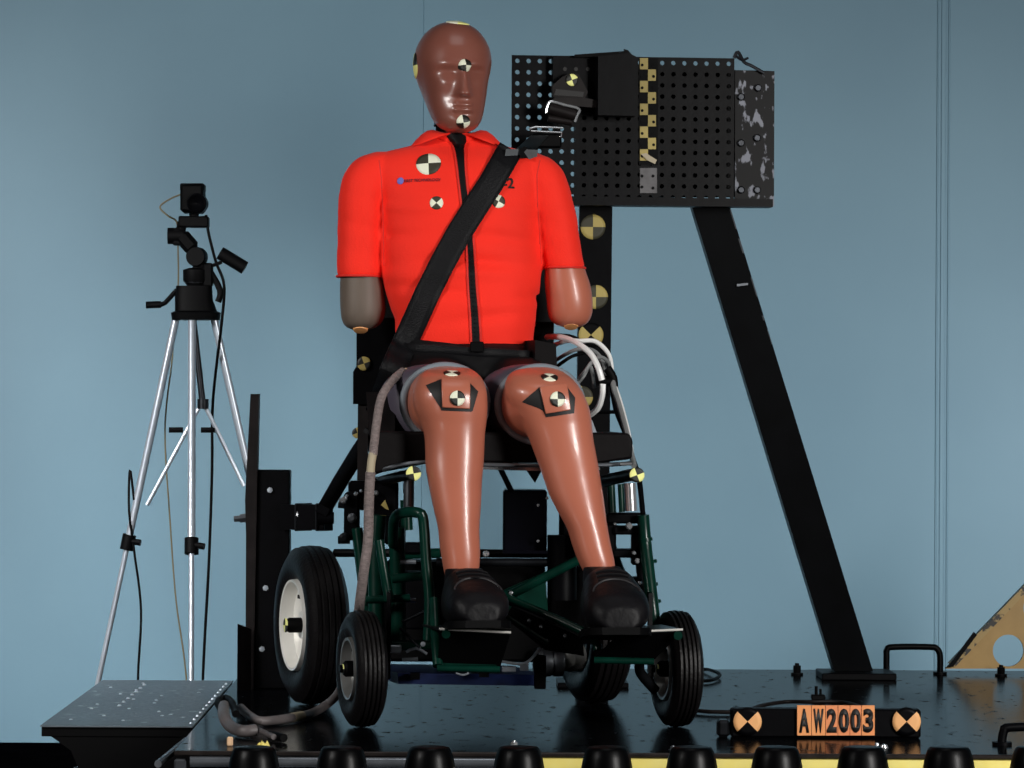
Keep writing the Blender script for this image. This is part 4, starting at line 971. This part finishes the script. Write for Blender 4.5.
# pelvis and shorts
mb = MB()
mb.loft([(at(466, 341, .4), m_at(62, .4), .10, 2.6), (at(466, 348, .39), m_at(70, .4), .13, 2.6), (at(466, 370, .38), m_at(76, .4), .15, 2.6), (at(466, 400, .38), m_at(78, .4), .15, 2.6), (at(466, 432, .36), m_at(76, .4), .14, 3)], 48)
for cx, x2 in ((430, 448), (508, 534)):
    mb.loft([(at(cx, 392, .40), .080, .072, 2.3), (at(cx+4, 392, .28), .084, .078, 2.3), (at(x2-3, 400, .18), .080, .074, 2.3), (at(x2-1, 401, .15), .077, .072, 2.3)], 36, A=V((1, 0, 0)), B=V((0, 0, 1)))
sh = mb.build('shorts', 'shorts', dummy, label='tight black shorts'); bake(sh, .007, 8)
me = sh.data; sb_ = base_of(sh)
for v in me.vertices:
    w = v.co+sb_; v.co += v.normal*(noise.noise(V((w.x*7, w.y*14, w.z*26)))*.004)
me.update(); ST = bvh(sh)
mb = MB(); mb.loft([(at(466, 346, .395), m_at(69, .4), .124, 2.6), (at(466, 356, .39), m_at(72.5, .4), .136, 2.6)], 48, A=V((1, 0, -.11))); mb.build('waistband', 'shorts', dummy)
for cx, x2, lb in ((434, 443, 1), (530, 538, 0)):
    mb = MB(); mb.loft([(at(cx-4, 402, .30), .104, .074, 2.4), (at(cx, 403, .15), .104, .078, 2.4), (at(cx+2, 403, .09), .092, .078, 2.3), (at(x2, 403, .065), .080, .074, 2.2)], 40, A=V((1, 0, 0)), B=V((0, 0, 1))); mb.build('thigh', 'thigh', dummy, angle=80)
# lower legs with moulded knees
legT = {}
Lt = [(366, 442, 460), (368, 431, 469), (371, 424, 475), (378, 417.5, 482), (390, 413.5, 486.5), (402, 413, 487.5), (412, 415.5, 487.5), (422, 420, 486.5), (435, 424, 485), (450, 425, 484.5), (466, 425.5, 483.5), (482, 428, 482), (497, 431, 481.5), (513, 434.5, 480.5), (529, 438, 479.5), (545, 439.5, 480), (561, 442, 480), (577, 445, 478), (586, 447, 477)]
Rt = [(367, 530, 550), (369, 520, 557), (372, 512, 564), (380, 506, 574), (392, 504.5, 582.5), (404, 509, 588), (413, 515, 590.5), (424, 521, 592), (435, 527, 593), (450, 533, 595.5), (466, 539, 598.5), (482, 544.5, 601), (497, 550, 603.5), (513, 558.5, 605.5), (529, 567, 608), (545, 572, 611), (561, 578, 614.5), (577, 586, 616), (586, 590, 616)]
dep = [(366, .014, .064), (368.5, .024, .05), (371, .032, .036), (375, .043, .022), (381, .052, .010), (388, .060, .003), (397, .063, 0), (410, .062, .0), (425, .058, .0), (450, .055, -.004), (480, .052, -.016), (520, .045, -.034), (560, .037, -.045), (586, .030, -.045)]
for nm, tab, kc, ring_c in (('l', Lt, (448, 402), (445, 403)), ('r', Rt, (542, 403), (540, 404.5))):
    mb = MB(); rws = []
    for i in range(80):
        y = tab[0][0] + (586-tab[0][0])*(i/79)**1.25; l, r = interp(tab, y); hd, yc = interp(dep, y)
        rws.append((at((l+r)/2, y, yc), m_at((r-l)/2, yc), hd, 2.2))
    mb.loft(rws, 44)
    # knee skin going back over the thigh
    x0, y0_ = kc
    mb.loft([(at(x0, y0_-1, -.048), .03, .026, 2), (at(x0, y0_-1, -.036), .05, .042, 2.1), (at(x0, y0_-1, -.012), .065, .055, 2.1), (at(x0-1, y0_, .01), .072, .0635, 2.2), (at(x0-2, y0_, .035), .075, .069, 2.2), (at(x0-2, y0_, .055), .077, .0735, 2.2)], 44, A=V((1, 0, 0)), B=V((0, 0, 1)))
    lg = mb.build('lower_leg', 'skin', dummy, label='reddish glossy vinyl lower leg with moulded knee'); bake(lg, .0036, 5)
    Tt = bvh(lg); legT[nm] = (lg, Tt)
    # collar ring at the end of the knee skin
    mb = MB(); cx, cy_ = ring_c; pts = [at(cx, cy_, .052) + V((math.cos(a*PI/24)*.0825, 0, math.sin(a*PI/24)*.0735)) for a in range(49)]
    mb.tube(pts, .0082, 12, 0, 1, cap=False); mb.build('knee_collar', 'collar', dummy)
    D = 0 if nm == 'l' else 1
    lg_, tr = lg, Tt
    if nm == 'l':
        wing1 = quadgrid((426, 385.5), (441, 379.5), (442.5, 408), (440, 407)); wing2 = quadgrid((469, 382.5), (478, 391.5), (472.5, 411), (467.5, 411)); botq = quadgrid((439.5, 405), (472.5, 406.5), (471.5, 411.8), (441.5, 410.5))
        tab_q = quadgrid((441.5, 380), (469.5, 382.5), (469, 408.8), (442.5, 407.2), 8, 8); t1, t2 = (457, 398.5), (452, 373)
    else:
        wing1 = quadgrid((522, 402), (539.5, 387.5), (548, 416), (541, 409)); wing2 = quadgrid((565, 384.5), (575, 398), (574, 413.5), (569.5, 413)); botq = quadgrid((542.5, 409), (574, 407.5), (573.5, 413.3), (546, 417.3))
        tab_q = quadgrid((539.5, 388), (566, 385), (570, 410), (546, 413.5), 8, 8); t1, t2 = (557, 399.5), (549.5, 377)
    for gq in (wing1, wing2, botq): patch(lg, tr, gq, 'knee_slot', 'ink', lift=.001)
    tab_o = patch(lg, tr, tab_q, 'kneecap_tab', 'skin', lift=.0065, thick=.0075)
    bv = tab_o.modifiers.new('b', 'BEVEL'); bv.width = .002; bv.segments = 3; bv.limit_method = 'ANGLE'; bv.angle_limit = 1.0
    c, n = ray(tr, *t1)
    if c: disc_target(lg, c+n*.0065, n, m_at(7.6, 0), 0, ('tblack', 'twhite'))
    decal_target(lg, tr, t2[0], t2[1], m_at(8.5, 0), 35, ('twhite', 'tblack'))
    c1, n1 = ray(tr, (457 if nm == 'l' else 583), 548)
# knee ring / belt across lap later; shoes
def shoe(ankle, heel, toe, width, toe_h, label, strap):
    """ankle, heel, toe: world points of sole line; low-cut trainer lofted heel to toe"""
    ax = (toe-heel); Ln = ax.length; f = ax.normalized(); sd = f.cross(V((0, 0, 1))).normalized(); up = sd.cross(f).normalized()
    root = MB()
    st = [(0, .026, .050), (.05, .036, .075), (.16, .041, .098), (.30, .043, .112), (.42, .045, .112), (.56, .048, .100), (.70, .051, .086), (.84, .050, .072), (.94, .043, .058), (1.0, .028, .040)]
    rws = []
    for i in range(34):
        t = i/33; w, hgt = interp(st, t)
        w *= width/.05; hgt *= toe_h
        rws.append((heel + f*(Ln*t) + up*(hgt*.5+.006), w, hgt*.5, 2.5))
    root.loft(rws, 36, A=sd, B=up)
    # ankle cuff
    root.loft([(heel+f*(Ln*.26)+up*.05, .044, .05, 2.2), (heel.lerp(ankle, .5)+f*(Ln*.13)+up*.02, .043, .048, 2.2), (ankle+V((0, 0, .0)), .037, .040, 2.2)], 36)
    o = root.build('shoe', 'shoe', dummy, label=label); bake(o, .0045, 6)
    s2 = MB(); rws = []
    for i in range(22):
        t = i/21; w, hgt = interp(st, t); rws.append((heel + f*(Ln*(t*1.03-.015)) + up*.005, w*width/.05*1.06+.001, .0001, 2.5))
    # sole as flat outline prism
    outl = [heel + f*(Ln*(t*1.02-.01)) + sd*interp(st, t)[0]*width/.05*1.05 for t in [k/16 for k in range(17)]] + [heel + f*(Ln*(t*1.02-.01)) - sd*interp(st, t)[0]*width/.05*1.05 for t in [k/16 for k in range(16, -1, -1)]]
    s2.prism(outl, up*.014); s2.build('sole', 'blackmatte', o)
    t_ = bvh(o)
    for fr_ in (.5, .58, .66):
        pts = []
        for j in range(13):
            a = (-.62+1.24*j/12); p = heel + f*(Ln*fr_) + up*.2 + sd*(a*.05); h = t_.ray_cast(p, -up)
            if h[0]: pts.append(h[0]+up*.001)
        if len(pts) > 3: q = MB(); q.tube(pts, .003, 6, 0, 1); q.build('lace', 'shoe', o)
    pts = []
    for j in range(17):
        th_ = PI*j/16; p = heel + f*(Ln*(.80 - .0*math.sin(th_))) + sd*(.045*math.cos(th_)) + up*.15 + f*(.035*math.sin(th_)*-1); h = t_.ray_cast(p, -up)
        if h[0]: pts.append(h[0]+up*.0008)
    if len(pts) > 3: q = MB(); q.tube(pts, .0022, 6, 0, 1); q.build('toe_cap_seam', 'shoetrim', o)
    return o
plz = at(470, 630, FRY).z
shoe(at(464, 568, -.055), at(462, 632, -.02)+V((0, 0, -.004)), at(483, 630, -.265)+V((0, 0, .004)), .058, 1.04, 'black low shoe on the left foot plate', 1)
shoe(at(602, 566, -.055), at(603, 638, -.02)+V((0, 0, -.004)), at(621, 638, -.285)+V((0, 0, .006)), .061, 1.16, 'black low shoe on the right foot plate', 1)

# ================================================================== belts
belt = thing('shoulder_belt', 'black shoulder belt running diagonally across the red jacket', 'belt', at(455, 250, .25))
bc = [(511, 149), (507, 155), (502, 164), (490.5, 184), (476, 206), (459, 233), (442, 264), (426.5, 295), (413, 325), (404, 345), (397, 360), (391, 374)]
def belt_grid(ctr, hwm, n, nw=4):
    out = []
    for i in range(n+1):
        t = i/n*(len(ctr)-1); k = min(int(t), len(ctr)-2); q = lerp2(ctr[k], ctr[k+1], t-k); d = (ctr[k+1][0]-ctr[k][0], ctr[k+1][1]-ctr[k][1])
        k0 = max(k-1, 0); k3 = min(k+2, len(ctr)-1); d = (ctr[k3][0]-ctr[k0][0], ctr[k3][1]-ctr[k0][1]); L = math.hypot(*d); nx, ny = -d[1]/L, d[0]/L
        out.append([(q[0]+nx*hwm*(1-2*j/nw), q[1]+ny*hwm*(1-2*j/nw)) for j in range(nw+1)])
    return out
def webbing(parent, pts3, wdir, half, name, m, thick=.0022):
    """ribbon along 3D points, wdir per point"""
    vs = []; n = len(pts3)
    for p, w in zip(pts3, wdir): vs += [p-w*half, p+w*half]
    mb = MB(); fs = [(2*i, 2*i+1, 2*i+3, 2*i+2) for i in range(n-1)]
    mb.add(vs, fs); o = mb.build(name, m, parent, fixn=False, angle=80); s = o.modifiers.new('s', 'SOLIDIFY'); s.thickness = thick; s.offset = 0; return o
# lay the belt on the jacket: smooth the hit depths so that the webbing spans folds
gr = belt_grid(bc, 12.2, 77, 4); hits = []
for row in gr:
    rr = []
    for px, py in row:
        c, n = ray(JT, px, py)
        if c is None: c, n = ray(ST, px, py)
        rr.append(c.y if c is not None else None)
    hits.append(rr)
flat = [[y if y is not None else min([q for q in rr if q is not None] or [.3]) for y in rr] for rr in hits]
for it in range(14):
    new = [r[:] for r in flat]
    for i in range(len(flat)):
        for j in range(5):
            a = flat[max(i-1, 0)][j]; b = flat[min(i+1, len(flat)-1)][j]; c_ = flat[i][max(j-1, 0)]; d_ = flat[i][min(j+1, 4)]
            new[i][j] = min(flat[i][j], .25*(a+b+c_+d_))
    flat = new
vs = []; fs = []
for i, row in enumerate(gr):
    for j, (px, py) in enumerate(row): vs.append(at(px, py, flat[i][j]-.004))
for i in range(len(gr)-1):
    for j in range(4): a = i*5+j; fs.append((a, a+1, a+6, a+5))
mb = MB(); mb.add(vs, fs); bo = mb.build('webbing', 'belt', belt, fixn=False, angle=80); s = bo.modifiers.new('s', 'SOLIDIFY'); s.thickness = .0022; s.offset = 0
for row_j in (0, 4):
    mb = MB(); mb.tube([vs[i*5+row_j]+V((0, -.0012, 0)) for i in range(len(gr))], .0012, 6, 0, 1); mb.build('stitched_edge', 'belt', bo)
# over the shoulder, folded tail and run to the guide
mb = MB()
mb.prism([at(506, 149, .33), at(520, 149, .34), at(538, 150, .36), at(537, 157, .36), at(531, 160, .355), at(521, 155, .345), at(505, 156, .33)], (0, .01, 0))
mb.build('belt_fold', 'beltgrey', belt)
mb = MB(); mb.prism([at(520, 149, .335), at(524, 146, .335), at(528, 148, .335), at(524, 152, .335), at(528, 158, .335), at(520, 158, .335)], (0, .008, 0)); mb.build('belt_knot', 'blackmatte', belt)
webbing(belt, [at(522, 152, .38), at(528, 147, .6), at(540, 136, .92)], [V((1, 0, 0))]*3, .02, 'webbing', 'belt')
# lower end of shoulder belt past the hip to the anchor
webbing(belt, [at(396, 363, .25), at(390, 376, .26), at(384, 392, .32), at(376, 415, .42)], [V((.88, 0, -.47)).normalized()]*4, .024, 'webbing', 'belt')
lap = thing('lap_belt', 'black lap belt lying flat across the hips below the jacket', 'belt', at(466, 350, .28))
pts = []
JL = []
for i in range(25):
    px = 398 + (534-398)*i/24; py = 353 + .06*(px-466); c, n = ray(ST, px, py)
    y = c.y if c else .3
    c2, n2 = ray(JT, px, py-3); 
    JL.append((px, py, min(y, c2.y if c2 else 9)-.004))
webbing(lap, [at(*q) for q in JL], [V((0, -.25, 1)).normalized()]*25, .013, 'webbing', 'belt')
mb = MB(); q = JL[13]; mb.box(at(477, 347, q[2]-.006), (.028, .008, .022), bev=.002); mb.build('buckle', 'blackmatte', lap)
anc = thing('anchor_strap', 'black strap running from the seat down to the anchor post on the left', 'strap', at(328, 508, AY-.08))
webbing(anc, [at(372, 432, .50), at(356, 456, .62), at(340, 482, .78), at(325, 508, .925)], [V((.85, .1, -.5)).normalized()]*4, .017, 'webbing', 'belt', .004)
mb = MB(); mb.box(at(324, 509, .92), (.03, .012, .03), Matrix.Rotation(.5, 3, 'Y'), bev=.003); mb.build('strap_hook', 'black', anc)

# ================================================================== cables, hose
o = thing('braided_cable_sleeve', 'grey braided sleeve hanging down the left side of the seat', 'cable', at(398, 376, .0))
mb = MB(); mb.tube([at(403, 371.5, .11), at(393, 380, .07), at(382, 396, .02), at(377, 420, -.015), at(373, 455, -.03)], .0085, 12, 0, 6); mb.build('upper_sleeve', 'rope', o)
mb = MB(); mb.tube([at(373, 453, -.03), at(371.3, 463, -.03), at(370.5, 474, -.03)], .0082, 12, 0, 3); mb.build('taped_section', 'ropeyellow', o)
mb = MB(); mb.tube([at(370.5, 472, -.03), at(369, 500, -.03), at(368, 540, -.03), at(364, 570, -.03), at(360, 600, .0), at(358, 615, .05), at(350, 640, .12), at(345, 680, .16)], .0098, 12, 0, 6); mb.build('lower_sleeve', 'rope', o)
mb = MB(); mb.tube([at(396, 377, .08), at(406, 370, .12)], .005, 8, 0, 1); mb.build('frayed_end', 'ropeyellow', o)
hy_ = -.02
def D(px, py, z=.012):
    return on_plane(px, py, V((0, 0, z)), V((0, 0, 1)))
h_ = thing('knotted_hose', 'grey rubber hose with a knotted end lying on the left front of the deck', 'hose', D(260, 722, 0))
mb = MB(); mb.tube([at(345, 672, .12), at(340, 690, .12), D(330, 702, .03), D(312, 713), D(290, 718), D(262, 721), D(250, 716, .016), D(241, 708, .025)], .0088, 14, 0, 6); mb.build('hose_run', 'hose', h_)
mb = MB(); mb.tube([D(224, 706, .035), D(224, 716, .03), D(230, 726, .016), D(242, 731, .014), D(256, 730, .016)], .0115, 14, 0, 6); mb.build('hose_loop', 'hose', h_)
mb = MB(); mb.tube([D(222, 710, .03), D(218, 702, .04), D(225, 698, .042), D(232, 703, .04), D(236, 714, .03)], .0075, 12, 0, 5); mb.build('black_band', 'blackmatte', h_)
mb = MB(); mb.tube([D(254, 728, .018), D(265, 733, .012), D(274, 737, .01)], .0055, 10, 0, 2); mb.build('hose_tail', 'hose', h_)
mb = MB(); mb.tube([D(270, 735, .01), D(284, 738, .009)], .008, 10, 0, 1); mb.build('hose_tip', 'blackmatte', h_)
mb = MB(); mb.tube([D(292, 717.6), D(302, 715.8)], .0094, 14, 0, 1); mb.build('tape_wrap', 'ropeyellow', h_)
# cable bundle on the right of the backrest
bundle = [
 ([(547, 337, .47), (560, 337, .38), (575, 342, .3), (590, 353, .26), (598, 367, .24), (602, 380, .24)], .0062, 'white', 'thick white cable arching from the backrest to the black tie'),
 ([(603, 384, .24), (602, 396, .24), (598, 408, .25), (590, 415, .27)], .0062, 'white', 'white cable end curling down below the black tie'),
 ([(547, 348, .47), (566, 341, .38), (580, 341, .36), (594, 341, .36), (604, 348, .36), (610, 358, .36), (612, 372, .36)], .0048, 'white', 'white cable forming the outer top loop right of the backrest'),
 ([(547, 366, .47), (566, 354, .37), (580, 349, .34), (594, 351, .34), (603, 362, .34), (606, 376, .34)], .0042, 'greycable', 'grey cable forming the middle loop right of the backrest'),
 ([(578, 380, .3), (586, 370, .3), (592, 362, .3), (600, 357, .3), (608, 362, .32), (611, 372, .34)], .0040, 'greycable', 'grey cable forming the inner loop right of the backrest'),
 ([(577, 384, .33), (584, 375, .33), (589, 366, .34), (592, 372, .34), (594, 388, .34)], .0042, 'greycable', 'short grey cable bent inside the loops'),
 ([(547, 335, .48), (570, 336, .4), (583, 343, .38), (596, 357, .36), (607, 377, .34), (608, 396, .34)], .0035, 'blackmatte', 'thin black cable running through the loops'),
 ([(547, 374, .47), (563, 362, .36), (573, 356, .36), (588, 352, .36)], .0038, 'blackmatte', 'short black cable crossing behind the loops'),
 ([(612, 374, .32), (614, 388, .28), (620, 408, .26), (626, 430, .22), (631, 452, .18), (634, 466, .14)], .0058, 'greycable', 'grey cable running from the loops down to the right side rail'),
 ([(615, 384, .30), (622, 405, .27), (629, 432, .22), (633, 455, .18)], .003, 'white', 'thin white cable beside the grey one going down to the side rail')]
for pts, r, m, lb in bundle: cable('wire_cable', [at(*p) for p in pts], r, m, lb, group='cables looped beside the backrest')
mb = MB(); mb.tube([at(598, 381, .28), at(613, 382, .30)], .0085, 12, 0, 1); mb.tube([at(607, 368, .3), at(613, 378, .3), at(614, 392, .3)], .009, 12, 0, 3); tag(mb.build('cable_tie', 'blackmatte', base=at(605, 382, .28)), 'black tape tie gathering the looped cables', 'cable tie')
cable('black_cable', [D(700, 680, .006), D(703, 670, .006), D(712, 668.5+2, .01), D(720, 675, .008), D(712, 680, .006), D(700, 681, .006)], .004, 'blackmatte', 'small black cable loop on the deck behind the right front wheel')
cable('deck_cable', [D(688, 709, .006), D(700, 711, .006), D(720, 712, .006), D(745, 711.5, .006), D(760, 706, .008), D(785, 702, .01), D(812, 702, .012), D(840, 702, .012), D(858, 706, .01), D(866, 712, .006)], .0042, 'bracket', 'brown grey cable lying behind the lettered sign')

# ================================================================== lettered sign bar
SY = -.2
sb = thing('sign_bar', 'black bar lying on the deck with lettered tiles and quartered discs', 'sign', V((at(830, 735, SY).x, SY, 0)))
z0 = 0.0; zt = at(830, 709, SY).z
x0, x1 = at(731, 720, SY).x, at(921, 720, SY).x
mb = MB(); mb.box(((x0+x1)/2, SY+.02, zt/2), (x1-x0, .04, zt), bev=.004); mb.build('bar_body', 'black', sb)
mb = MB(); mb.box((at(725, 720, SY).x-.002, SY+.02, zt*.3), (.025, .036, zt*.6), bev=.006); mb.build('bar_end', 'darksteel', sb)
for px in (747.5, 906.5):
    disc_target(sb, at(px, 721.5, SY-.004), (0, -1, 0), m_at(14.2, SY), -45, ('peach', 'black'), lift=.003)
chars = 'AW2003'; xs = [797, 811.5, 825.5, 838, 850, 861.5, 875]
for i, ch in enumerate(chars):
    mb = MB(); a = xs[i]+.3; b = xs[i+1]-.3; zt_ = 705.5; zb_ = 735.5
    mb.prism([at(a, zt_, SY-.008), at(b, zt_, SY-.008), at(b, zb_, SY-.008), at(a, zb_, SY-.008)], (0, .008, 0))
    t = mb.build('letter_tile', 'orange1' if i in (0, 1, 5) else 'orange2', sb, label='orange tile with a black ' + ('letter ' if i < 2 else 'digit ') + ch)
    me = text_obj(ch, .062, 'character', 'ink', .0030, .80 if i > 1 else .68)
    xs_ = [v.co.x for v in me.vertices]; ys_ = [v.co.y for v in me.vertices]; cx_ = (min(xs_)+max(xs_))/2; cy_ = (min(ys_)+max(ys_))/2
    targ_h = m_at(24, SY); targ_w = m_at(10.2, SY); sc_y = targ_h/(max(ys_)-min(ys_)); sc_x = targ_w/(max(xs_)-min(xs_)); ctr = at((a+b)/2, 720.7, SY-.0085); bs = base_of(t)
    for v in me.vertices: x, y, z = (v.co.x-cx_)*sc_x, (v.co.y-cy_)*sc_y, v.co.z; v.co = ctr + V((x, -z, y)) - bs
    co = bpy.data.objects.new('character', me); COL.objects.link(co); co.parent = t; co['base'] = tuple(bs)
mb = MB(); p = D(818, 700, .0); mb.tube([p+V((-.004, 0, 0)), p+V((-.004, 0, .03))], .0035, 8, 0, 1); mb.tube([p+V((.006, 0, 0)), p+V((.005, 0, .024))], .003, 8, 0, 1); mb.box(p+V((0, 0, .006)), (.03, .02, .012), bev=.002)
tag(mb.build('cable_clamp', 'blackmatte', base=p), 'small black clamp standing on the deck behind the lettered sign', 'clamp')
mb = MB(); p = D(884, 748, .0); mb.lathe([(.008, 0), (.006, .006), (0, .008)], p, (0, 0, 1), 12); mb.lathe([(.005, 0), (.004, .008), (0, .01)], p+V((-.012, .01, 0)), (0, 0, 1), 10); tag(mb.build('loose_nut', 'chrome', base=p), 'small shiny nut on the deck edge in front of the lettered sign', 'nut')

# drop helper properties
for o in bpy.data.objects:
    if 'base' in o: del o['base']
